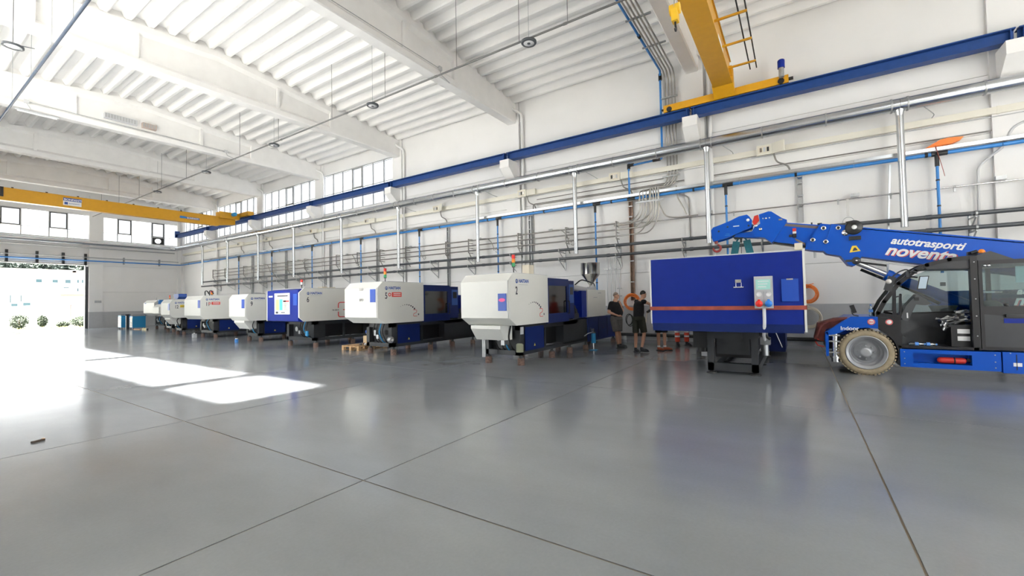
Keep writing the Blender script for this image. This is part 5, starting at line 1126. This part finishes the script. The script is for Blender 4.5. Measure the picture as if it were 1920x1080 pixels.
# ------------------------------------------------------------ people
def fuse(mb, name, m, parent, voxel=.009, smooth=3):
    o = mb.build(name, m, parent)
    r = o.modifiers.new('remesh', 'REMESH'); r.mode = 'VOXEL'; r.voxel_size = voxel; r.use_smooth_shade = True
    s = o.modifiers.new('smooth', 'SMOOTH'); s.factor = .5; s.iterations = smooth
    dg = bpy.context.evaluated_depsgraph_get(); dg.update()
    me = bpy.data.meshes.new_from_object(o.evaluated_get(dg)); o.modifiers.clear()
    old = o.data; o.data = me; bpy.data.meshes.remove(old)
    for p in me.polygons: p.use_smooth = True
    if not me.materials: me.materials.append(m)
    return o
def person(name_label, x, y, face, J, shirt, trousers, shoes, hair, heavy=1., short=True, sleeve=.5, cat='person', bands=False, socks=None, glove=None):
    """J: joints as (across, depth, height); across runs to the viewer's right, depth away from the viewer."""
    t = thing('person', name_label, cat, (x, y, 0))
    def P(j): a, d, z = J[j] if isinstance(j, str) else j; return Vector((x, y, 0))+IR*a+IF*d+Vector((0, 0, z))
    f = Vector((0, 0, 0))+IR*face[0]+IF*face[1]; f.normalize(); side = Vector((-f.y, f.x, 0))   # his left
    h = heavy
    b = MB()
    head = P('head'); neck = P('neck'); ch = P('chest'); hip = P('hip')
    b.cap(head-Vector((0, 0, .06)), .055, neck, .06*h)
    b.ell(head, (.078, .078, .105), 18, 14).ell(head+f*.03-Vector((0, 0, .045)), (.06, .06, .065), 14, 10)   # skull, jaw
    b.ell(head+f*.095-Vector((0, 0, .015)), (.013, .013, .022), 8, 6).ell(head+f*.082+Vector((0, 0, .022)), (.03, .03, .012), 8, 6)
    for s in (-1, 1): b.ell(head+side*s*.078-Vector((0, 0, .01)), (.016, .016, .03), 8, 6)
    b.ell(head+f*.085-Vector((0, 0, .055)), (.02, .02, .009), 8, 6)
    shl, shr = P('lsho'), P('rsho')
    b.cap(neck, .06*h, ch, .11*h).cap(shl, .05*h, shr, .05*h).cap(ch, .12*h, hip, .13*h)
    def hand(w, d, curl):
        d = d.normalized(); s_ = d.cross(Vector((0, 0, 1))); s_ = s_.normalized() if s_.length > .1 else IR.copy(); nrm = s_.cross(d)
        b.cap(w, .024, w+d*.05, .034).ell(w+d*.055, (.036, .036, .024), 10, 8)
        for k in range(4):
            o = s_*(.027-.018*k); L = (.030, .034, .032, .026)[k]; p0 = w+d*.075+o
            p1 = p0+(d*math.cos(curl)+nrm*-math.sin(curl))*L; p2 = p1+(d*math.cos(2*curl)-nrm*math.sin(2*curl))*L*.8
            b.cap(p0, .0092, p1, .0088).cap(p1, .0088, p2, .0078)
        q = w+d*.03+s_*.03; b.cap(q, .012, q+(d*.6+s_*.7)*.04, .010).cap(q+(d*.6+s_*.7)*.04, .010, q+(d*.95+s_*.6)*.06, .0085)
    for s in ('l', 'r'):
        sh, el, wr_ = P(s+'sho'), P(s+'elb'), P(s+'wri')
        b.cap(sh, .052*h, el, .038*h).cap(el, .040*h, wr_, .026)
        hand(wr_, wr_-el if s+'hand' not in J else P(s+'hand')-wr_, .5)
        hp, kn, an = P(s+'hip'), P(s+'kne'), P(s+'ank')
        b.cap(hp, .082*h, kn, .053).cap(kn, .053, kn+(an-kn)*.35, .054*h).cap(kn+(an-kn)*.35, .054*h, an, .034)
        fd = IR*J[s+'foot'][0]+IF*J[s+'foot'][1]; fd.normalize()
        b.cap(an, .034, an+fd*.06-Vector((0, 0, an.z-.045)), .032)
    fuse(b, 'body', SKIN, t)
    # shirt
    c = MB(); c.cap(neck-Vector((0, 0, .06)), .062*h, ch, .135*h).cap(shl, .066*h, shr, .066*h).cap(ch, .145*h, hip+Vector((0, 0, .03)), .142*h)
    c.cap(ch+f*.03*h, .13*h, hip+f*.05*h*h+Vector((0, 0, .1)), .13*h)
    for s in ('l', 'r'):
        sh, el, wr_ = P(s+'sho'), P(s+'elb'), P(s+'wri')
        if sleeve > 0:
            if sleeve <= 1: q = sh+(el-sh)*sleeve; c.cyl(sh, q, .064*h, .058*h, 14).ell(sh, .064*h)
            else: c.cap(sh, .062*h, el, .052).cyl(el, el+(wr_-el)*.9, .05, .038)
    fuse(c, 'shirt', shirt, t, .011)
    # trousers
    c = MB(); hipc = (P('lhip')+P('rhip'))/2
    c.cap(P('lhip')+Vector((0, 0, .02)), .10*h, P('rhip')+Vector((0, 0, .02)), .10*h).cyl(hipc+Vector((0, 0, .12)), hipc-Vector((0, 0, .02)), .145*h, .15*h, 16)
    for s in ('l', 'r'):
        hp, kn, an = P(s+'hip'), P(s+'kne'), P(s+'ank')
        if short: e = hp+(kn-hp)*.92; c.cyl(hp, e, .105*h, .092*h, 14)
        else: c.cap(hp, .098*h, kn, .075).cyl(kn, kn+(an-kn)*.94, .078, .075, 14)
    tr_ = fuse(c, 'shorts' if short else 'trousers', trousers, t, .011)
    MB().lathe(hipc+Vector((0, 0, .095)), (0, 0, 1), [(.150*h, 0), (.150*h, .03)], 20).build('belt', BLACKC if trousers is not BLACKC else TRUCKD, t)
    if bands:
        for s in ('l', 'r'):
            kn, an = P(s+'kne'), P(s+'ank')
            for k in (.05, .42): MB().cyl(kn+(an-kn)*k, kn+(an-kn)*(k+.13), .0825, .083, 16).build('reflective_band', WHITE, t)
    for s in ('l', 'r'):
        an = P(s+'ank'); fd = IR*J[s+'foot'][0]+IF*J[s+'foot'][1]; fd.normalize(); g = Vector((an.x, an.y, max(0, an.z-.1)))
        c = MB().ell(g+fd*.12+Vector((0, 0, .045)), (.055, .055, .045), 12, 8).cap(g+Vector((0, 0, .05)), .045, g+fd*.1+Vector((0, 0, .05)), .045).cap(g+Vector((0, 0, .06)), .045, g+Vector((0, 0, .10)), .046)
        c.cap(g+fd*.1+Vector((0, 0, .04)), .045, g+fd*.18+Vector((0, 0, .036)), .036)
        sh_ = fuse(c, 'shoe', shoes[0], t, .008, 2)
        sd_ = Vector((-fd.y, fd.x, 0)); MB().obox(g+fd*.075+Vector((0, 0, .012)), fd, sd_, (0, 0, 1), (.28, .088, .024)).build('sole', shoes[1], sh_)
        if socks: MB().cyl(g+Vector((0, 0, .10)), g+Vector((0, 0, .15)), .045, .043).build('sock', socks, t)
    # hair
    c = MB(); nrm = -f*.35+Vector((0, 0, 1)); e = MB().ell(head+Vector((0, 0, .018))-f*.012, (.088, .088, .105), 20, 16)
    keep = {i for i, v in enumerate(e.v) if (Vector(v)-head).dot(nrm.normalized()) > (.02 if True else 0)}
    fs = [fc for fc in e.f if all(i in keep for i in fc)]
    c.v = e.v; c.f = fs; c.sm = [True]*len(fs)
    used = sorted({i for fc in fs for i in fc}); mp = {v: k for k, v in enumerate(used)}; c.v = [e.v[i] for i in used]; c.f = [[mp[i] for i in fc] for fc in fs]
    ho = c.build('hair', hair, t); so = ho.modifiers.new('solid', 'SOLIDIFY'); so.thickness = .02; so.offset = -1
    for s in (-1, 1): MB().ell(head+f*.075+side*s*.03+Vector((0, 0, .008)), .009, 8, 6).build('eye', INK, t)
    if glove:
        for s in ('r',):
            w = P(s+'wri'); MB().cap(w, .036, P(s+'hand'), .04).build('glove', glove, t)
    return t
J1 = dict(head=(.02, 0, 1.66), neck=(-.02, 0, 1.50), chest=(-.03, 0, 1.32), hip=(.0, 0, 1.02), lsho=(-.16, -.05, 1.42), rsho=(.12, .1, 1.42),
          lelb=(-.25, -.08, 1.15), lwri=(.04, -.17, 1.03), lhand=(.16, -.17, 1.03), relb=(.20, -.02, 1.18), rwri=(.12, -.08, 1.42), rhand=(.08, -.08, 1.55),
          lhip=(-.08, -.03, .93), lkne=(-.01, -.05, .50), lank=(.04, -.04, .10), rhip=(.1, .06, .93), rkne=(.10, .08, .50), rank=(.14, .1, .10), lfoot=(1, -.2), rfoot=(1, .1))
person('stout older man in black polo shirt and grey shorts, hand on his face', 13.4, 4.87, (1, -.5), J1, BLACKC, GREYC, (SHOE, BLACKF), HAIRG, heavy=1.2, sleeve=.75)
J2 = dict(head=(.14, -.02, 1.68), neck=(.09, 0, 1.53), chest=(.0, 0, 1.36), hip=(-.02, 0, 1.03), lsho=(-.03, .12, 1.47), rsho=(.14, -.08, 1.47),
          lelb=(.16, .28, 1.25), lwri=(.20, .32, 1.02), lhand=(.22, .32, .93), relb=(.34, -.08, 1.38), rwri=(.33, -.04, 1.22), rhand=(.25, -.04, 1.17),
          lhip=(-.09, .03, .95), lkne=(-.10, .02, .52), lank=(-.12, .0, .10), rhip=(.07, -.02, .95), rkne=(.12, -.08, .53), rank=(.02, -.12, .12), lfoot=(.15, -1), rfoot=(.9, -.9))
p2_ = person('man in black shirt and dark olive shorts bending forward, seen from behind, arm raised', 12.7, 3.92, (1, .4), J2, BLACKC, OLIVEC, (SHOE, BLACKF), HAIRD, heavy=1.02, sleeve=.25, glove=BLACKF)
def Jst(w=.09, f1=(.4, -1), f2=(1, -.3)):
    return dict(head=(0, 0, 1.66), neck=(0, 0, 1.5), chest=(0, 0, 1.33), hip=(0, 0, 1.02), lsho=(-.18, 0, 1.43), rsho=(.18, 0, 1.43), lelb=(-.24, .03, 1.13), lwri=(-.2, .2, 1.0), lhand=(-.16, .26, 1.0),
                relb=(.24, .03, 1.13), rwri=(.2, .2, 1.0), rhand=(.16, .26, 1.0), lhip=(-w, 0, .93), lkne=(-w, .01, .5), lank=(-w, 0, .10), rhip=(w, 0, .93), rkne=(w, 0, .5), rank=(w, 0, .10), lfoot=f1, rfoot=f2)
person('legs in black shorts with orange and black shoes under the blue cabinet', 13.3, 3.44, (.6, 1), Jst(.09), BLACKC, BLACKC, (mat('orange_shoe', (.32, .07, .025), .6), BLACKF), HAIRD, socks=WHITE)
person('person in red work trousers with white reflective bands, mostly hidden behind the blue cabinet', 14.9, 3.2, (0, -1), Jst(.15, (-.2, -1), (.2, -1)), RED, mat('red_work_cloth', (.60, .06, .03), .85, noise=.12, nscale=20), (SHOE, BLACKF), HAIRD, short=False, sleeve=1.5, bands=True)
person('person in dark trousers, mostly hidden, nearest to the frame of the blue cabinet machine', 14.8, 2.62, (0, -1), Jst(.06, (-.2, -1), (.2, -1)), BLACKC, BLACKC, (SHOE, BLACKF), HAIRD, short=False)
pb = thing('pry_bar', 'thin pale stick held upright by the bending man', 'stick', (12.7, 3.92, .9))
hpt = Vector((12.7, 3.92, 0))+IR*.24+IF*-.04
MB().tube([hpt+Vector((0, 0, 1.22)), hpt-IR*.06+Vector((0, 0, .85)), hpt-IR*.08+Vector((0, 0, .60))], .012, 8).build('stick', BEIGEP, pb)

# ------------------------------------------------------------ small things on the floor
gp = thing('hand_pump', 'small cyan hand pump on a foot plate beside the nearest machine', 'pump', (12.55, 5.3, 0))
MB().box((12.45, 5.2, 0), (12.65, 5.4, .015)).box((12.43, 5.18, 0), (12.47, 5.22, .04)).build('foot_plate', CYAN, gp)
MB().cyl((12.55, 5.3, .01), (12.55, 5.3, .22), .022).build('stem', CHROME, gp)
MB().cyl((12.55, 5.3, .22), (12.55, 5.3, .52), .07, n=18).build('pump_cylinder', CYAN, gp)
MB().cyl((12.55, 5.3, .52), (12.55, 5.3, .56), .075, n=18).cyl((12.55, 5.3, .56), (12.55, 5.3, .66), .03).cyl((12.5, 5.36, .56), (12.5, 5.36, .68), .02).build('pump_head', TRUCKD, gp)
MB().tube([(12.5, 5.3, .56), (12.42, 5.42, .52), (12.36, 5.52, .44)], .014, 6).build('handle', STEELD, gp)
MB().cyl((12.62, 5.24, .2), (12.62, 5.24, .28), .04).build('side_valve', BLACKF, gp)
# pallet with bag and cartons near machine 5
pt = thing('wooden_pallet', 'low wooden pallet on the floor left of machine 5', 'pallet', (9.1, 12.3, 0))
px0, py0 = 9.15, 12.15
for k in range(3): B((px0, py0+.40*k, .0), (px0+1.2, py0+.40*k+.1, .02)).build('bottom_board', WOOD, pt)
for k in range(3):
    for q in range(3): B((px0+.55*q, py0+.40*k, .02), (px0+.1+.55*q, py0+.40*k+.1, .115)).build('block', WOOD, pt)
for q in range(3): B((px0+.55*q, py0, .115), (px0+.1+.55*q, py0+.9, .135)).build('cross_board', WOOD, pt)
for k in range(5): B((px0, py0+.20*k, .135), (px0+1.2, py0+.1+.20*k, .155)).build('top_board', WOOD, pt)
rg = thing('rag_pile', 'heap of grey and white rags with small parts on the pallet', 'rags', (9.6, 12.35, .155))
for k in range(9):
    r_ = random.Random(k); mb = MB().ell((9.42+.08*k, 12.3+r_.uniform(-.08, .12), .17+r_.uniform(0, .03)), (.06, .05, .035), 9, 6)
    mb.v = [(v[0]+r_.uniform(-.01, .01), v[1]+r_.uniform(-.01, .01), v[2]+r_.uniform(-.01, .01)) for v in mb.v]; mb.build('rag', [GREYC, WHITE, RUST][k % 3], rg)
cb1 = tag(B((9.95, 12.7, .155), (10.18, 12.95, .42)).build('carton_box', CARTON, None, (9.95, 12.7, .155)), 'beige cardboard box on the pallet, farther one under the white bag', 'box')
cb2 = tag(B((10.0, 12.3, .155), (10.32, 12.6, .42)).build('carton_box', CARTON, None, (10.0, 12.3, .155)), 'beige cardboard box on the pallet, nearer one under the white bag', 'box')
bg_ = thing('plastic_bag', 'bulging white plastic bag with blue band, on the cartons beside machine 5', 'bag', (10.1, 12.6, .42))
MB().ell((10.12, 12.62, .55), (.2, .33, .15), 20, 12).build('bag_body', WHITE, bg_)
MB().lathe((10.12, 12.62, .50), (0, 0, 1), [(.001, 0), (.19, 0), (.212, .04), (.212, .09), (.19, .12)], 20).build('blue_band', LOGOB, bg_).scale = (1, 1, 1)
for o in bg_.children:
    if o.name.startswith('blue_band'):
        for v in o.data.vertices: v.co.y *= 1.58; v.co.x *= .96
        for v in o.data.vertices: v.co.y -= .0
# tool carts by the far wall
def cart(x, y, w, d, h, lab, m, fm):
    t = thing('tool_cart', lab, 'cart', (x, y, 0))
    for dx in (.05, w-.05):
        for dy in (.05, d-.05): MB().cyl((x+dx-.015, y+dy, .06), (x+dx+.015, y+dy, .06), .06).build('caster', RUBBER, t)
    B((x, y, .13), (x+w, y+d, h)).build('cart_body', m, t)
    n = 5
    for k in range(n): B((x-.015, y+.03, .17+(h-.22)/n*k), (x, y+d-.03, .15+(h-.22)/n*(k+1))).build('drawer', fm, t)
    for k in range(n): B((x-.03, y+.1, .13+(h-.22)/n*(k+1)-.02), (x-.015, y+d-.1, .13+(h-.22)/n*(k+1))).build('drawer_handle', STAIN, t)
    MB().box((x-.01, y-.01, h), (x+w+.01, y+d+.01, h+.02)).tube(bend([(x, y-.02, h+.02), (x, y-.05, h+.1), (x+w, y-.05, h+.1), (x+w, y-.02, h+.02)], .04), .015).build('top_tray', mat('cart_top', (.05, .08, .15), .4), t)
    return t
cart(10.72, 41.5, .5, .7, 1.0, 'tool cart with pale drawers by the far wall, left one of two', CYAN, CREAM)
cart(10.95, 40.0, .75, .6, .95, 'bright blue tool cart by the far wall, right one of two', CYAN, BEIGEP)
tc = tag(MB().ell((10.9, 40.9, 1.05), (.15, .12, .06)).build('tool_bag', BLACKF, None, (10.9, 40.9, .98)), 'small dark tool bag on top between the two carts', 'bag')
B((10.82, 40.82, .0), (10.98, 40.98, 1.0)).build('bag_stand', TRUCKD, tc)
bk = thing('floor_batten', 'yellow and black striped batten lying near the far machines', 'batten', (11.1, 38.2, 0))
for k in range(5): B((11.05, 37.6+.2*k, 0), (11.15, 37.8+.2*k, .13)).build('stripe', mat('hazard_yellow', (.7, .55, .08), .6) if k % 2 else BLACKF, bk)
pk_ = thing('floor_plank', 'pale flat plank on the floor beside the blue tool cart', 'plank', (11.1, 39, 0))
B((11.0, 38.8, 0), (11.15, 40.0, .05)).build('plank', WOOD, pk_); B((11.2, 38.9, 0), (11.4, 39.9, .03)).build('cloth', WHITE, pk_)
db = thing('wood_chip', 'small dark chip of wood lying on the floor at the left', 'chip', (1.2, 7.6, 0))
MB().prism([(1.15, 7.59), (1.18, 7.56), (1.27, 7.60), (1.26, 7.64)], 'z', 0, .018).build('chip', mat('chip_brown', (.12, .09, .07), .8), db)
B((1.245, 7.60, .0), (1.27, 7.64, .022)).build('chip_end', WOOD, db)
cp = thing('blue_cup', 'small light blue jar under machine 9', 'jar', (9.2, 20.6, 0))
MB().cyl((9.0, 20.15, 0), (9.0, 20.15, .15), .07).build('jar', PIPEB, cp); MB().cyl((9.0, 20.15, .15), (9.0, 20.15, .18), .05).build('lid', WHITE, cp)
wj = thing('white_jug', 'small whitish canister on the floor by the front foot of machine 11', 'canister', (9.5, 25.6, 0))
B((9.4, 25.55, 0), (9.55, 25.75, .2)).build('canister_body', GREYPL, wj); MB().cyl((9.47, 25.65, .2), (9.47, 25.65, .24), .03).build('cap', WHITE, wj)

# ------------------------------------------------------------ outside, seen through the gate, plus unseen ground beside the hall
gr = struct('trim_20', B((-120, YF+.31, -.3), (120, 400, -.02)), mat('pale_ground', (.45, .44, .40), .9, noise=.08, nscale=.5), (0, 60, 0))
struct('trim_23', B((-120, YB-60, -.3), (XL-.31, YF+.3, -.02)), mat('pale_ground', (.45, .44, .40), .9), (-30, 0, 0))  # unseen ground added on the left, bounces sun up through the side gates
struct('trim_21', B((XL-.31, YB-60, -.3), (60, YB-.21, -.02)), mat('pale_ground', (.45, .44, .40), .9), (0, -40, 0))
LEAF = mat('foliage_green', (.016, .028, .010), .7, noise=.3, nscale=2)
LEAFD = mat('foliage_dark', (.013, .024, .016), .7, noise=.3, nscale=.6)
BARK = mat('bark', (.12, .09, .06), .9)
def crown(c, r, n, q, seed):
    rnd = random.Random(seed); mb = MB(); c = Vector(c)
    for i in range(n):
        u = Vector((rnd.gauss(0, 1), rnd.gauss(0, 1), rnd.gauss(0, 1))).normalized(); k = rnd.uniform(.55, 1)
        p = c+Vector((u.x*r[0], u.y*r[1], u.z*r[2]))*k; a = Vector((rnd.gauss(0, 1), rnd.gauss(0, 1), rnd.gauss(0, 1))).normalized(); b = a.orthogonal().normalized(); s = q*rnd.uniform(.6, 1.3)
        mb._a([p+a*s, p+b*s*.5, p-a*s, p-b*s*.5], [(0, 1, 2, 3)])
    return mb
def tree(x, y, z, w, h, lab, seed, q, n=420, grp='trees on the hill', m=None, cat='tree', fz=.6):
    t = thing('tree', lab, cat, (x, y, z), grp)
    crown((x, y, z+h*fz), (w, w, h*.42), n, q, seed).build('foliage', m or LEAFD, t)
    MB().tube([(x, y, z), (x+.02*h, y, z+h*.3), (x, y, z+h*.6)], .04*h, 6, rs=[.05*h, .04*h, .02*h]).build('trunk', BARK, t)
hill = MB(); vs = []; nx, ny = 24, 6
for j in range(ny):
    for i in range(nx): xx = -40+6*i; yy = 84+j*16; vs.append((xx, yy, (yy-84)*.175+.4*math.sin(i*1.3+j)-.1))
hill._a(vs, [(j*nx+i, j*nx+i+1, (j+1)*nx+i+1, (j+1)*nx+i) for j in range(ny-1) for i in range(nx-1)], True)
struct('trim_22', hill, mat('meadow', (.016, .021, .009), .9, noise=.3, nscale=.2), (0, 140, 0))
for i in range(15):
    x = 12+i*1.25+random.uniform(-.4, .4); y = 130+random.uniform(-5, 5)
    tree(x, y, (y-84)*.175-1.2, 1.5+.6*random.random(), 4.6+1.0*random.random(), 'bushy dark green tree on the hillside beyond the gate, %s from the left' % ['first', 'second', 'third', 'fourth', 'fifth', 'sixth', 'seventh', 'eighth', 'ninth', 'tenth', 'eleventh', 'twelfth', 'thirteenth', 'fourteenth', 'fifteenth'][i], 50+i, .34, 900)
def house(x0, x1, y, z1, wins, lab, ww=.9, wh=.9, roof=None):
    b = thing('building', lab, 'building', ((x0+x1)/2, y, 0))
    B((x0, y, 0), (x1, y+8, z1)).build('wall', mat('house_white', (.75, .75, .73), .8), b)
    B((x0-.4, y-.4, z1), (x1+.4, y+8.4, z1+.25)).build('roof', roof or mat('roof_pale', (.6, .55, .5), .8), b)
    for (wx, wz) in wins:
        f = MB().box((wx-.06, y-.05, wz-.06), (wx, y, wz+wh+.06)).box((wx+ww, y-.05, wz-.06), (wx+ww+.06, y, wz+wh+.06)).box((wx, y-.05, wz+wh), (wx+ww, y, wz+wh+.06)).box((wx, y-.05, wz-.06), (wx+ww, y, wz)).build('window_frame', WHITE, b)
        B((wx, y-.02, wz), (wx+ww, y-.005, wz+wh)).build('pane', mat('teal_pane', (.01, .035, .045), .3), f)
    return b
h1 = house(4.0, 17.2, 75, 6.1, [], 'long white building outside with a row of small teal windows')
for wx, wz, ww, wh in ((11.6, 4.78, .5, .42), (12.95, 4.78, .48, .4), (14.05, 4.74, .5, .44), (15.08, 4.8, .2, .42), (15.5, 4.8, .2, .42), (15.1, 3.75, .14, .4), (13.9, 4.12, .5, .12), (9.6, 2.4, .1, .9), (10.4, 2.5, .1, .8), (9.7, 2.0, .5, .3), (10.6, 2.05, .6, .35)):
    f = MB().box((wx-.06, 74.95, wz-.05), (wx, 75, wz+wh+.05)).box((wx+ww, 74.95, wz-.05), (wx+ww+.06, 75, wz+wh+.05)).box((wx, 74.95, wz+wh), (wx+ww, 75, wz+wh+.05)).box((wx, 74.95, wz-.05), (wx+ww, 75, wz)).build('window_frame', WHITE, h1)
    B((wx, 74.97, wz), (wx+ww, 74.99, wz+wh)).build('pane', mat('teal_pane', (.01, .035, .045), .3), f)
B((6, 74.7, 4.16), (13.8, 75, 4.22)).build('eaves_line', mat('gutter_brown', (.10, .07, .06), .7), h1)
for x in (14.6, 15.8): B((x, 74.6, 6.05), (x+.35, 75, 6.3)).build('gutter_bracket', mat('gutter_brown', (.10, .07, .06), .7), h1)
cn = thing('canopy', 'brown flat canopy outside to the left of the gate post', 'canopy', (15, 73, 0))
B((13.2, 72.5, 3.1), (17.5, 74.4, 3.38)).build('canopy_slab', mat('gutter_brown', (.10, .07, .06), .7), cn)
for x in (15.1, 17.3): B((x, 72.6, 0), (x+.1, 72.7, 3.1)).build('post', mat('canopy_post', (.5, .48, .45), .7), cn)
ln = thing('lean_to_roof', 'small sloping lean-to roof outside, low by the gate post', 'roof', (12.5, 60, 0))
MB().prism([(11.4, 1.92), (13.6, 2.02), (13.6, 2.1), (11.4, 1.98)], 'y', 59.6, 60.4).build('roof_slab', mat('gutter_brown', (.10, .07, .06), .7), ln)
MB().bar((11.5, 59.6, 1.95), (12.7, 59.6, 1.45), .05, .05).bar((11.7, 60.3, 1.95), (11.7, 60.3, 0), .06, .06).bar((12.6, 59.7, 1.95), (12.6, 59.7, 0), .06, .06).build('brace', mat('gutter_brown', (.10, .07, .06), .7), ln)
house(18.5, 30, 95, 7.2, [(20, 4.5), (23, 4.5), (26, 4.5)], 'pale house farther back outside, mostly behind the gate post')

for i, (x, y, w, h, lab) in enumerate(((10.9, 53, .75, 1.15, 'round green shrub outside just left of the gate post'), (10.0, 54, .45, .6, 'small yellowish shrub outside, left of the round one'), (7.3, 53, .6, 1.5, 'loose pale shrub at the far left outside the gate'), (9.1, 56, .35, 1.3, 'thin sparse shrub in the middle of the gate opening'))):
    tree(x, y, -.02, w, h, lab, 90+i, .07, 1500, None, LEAF, 'shrub', .42)
gs = MB()
rnd = random.Random(5)
for i in range(2500):
    x = rnd.uniform(3, 13); y = rnd.uniform(50.5, 55); h = rnd.uniform(.04, .14); a = rnd.uniform(0, PI)
    gs._a([(x-.02*math.cos(a), y-.02*math.sin(a), -.02), (x+.02*math.cos(a), y+.02*math.sin(a), -.02), (x+rnd.uniform(-.03, .03), y, h)], [(0, 1, 2)])
g_ = gs.build('grass_verge', mat('dry_grass', (.22, .24, .09), .9), None, (8, 52, 0)); g_['kind'] = 'stuff'; tag(g_, 'strip of short dry grass outside the gate', 'grass')
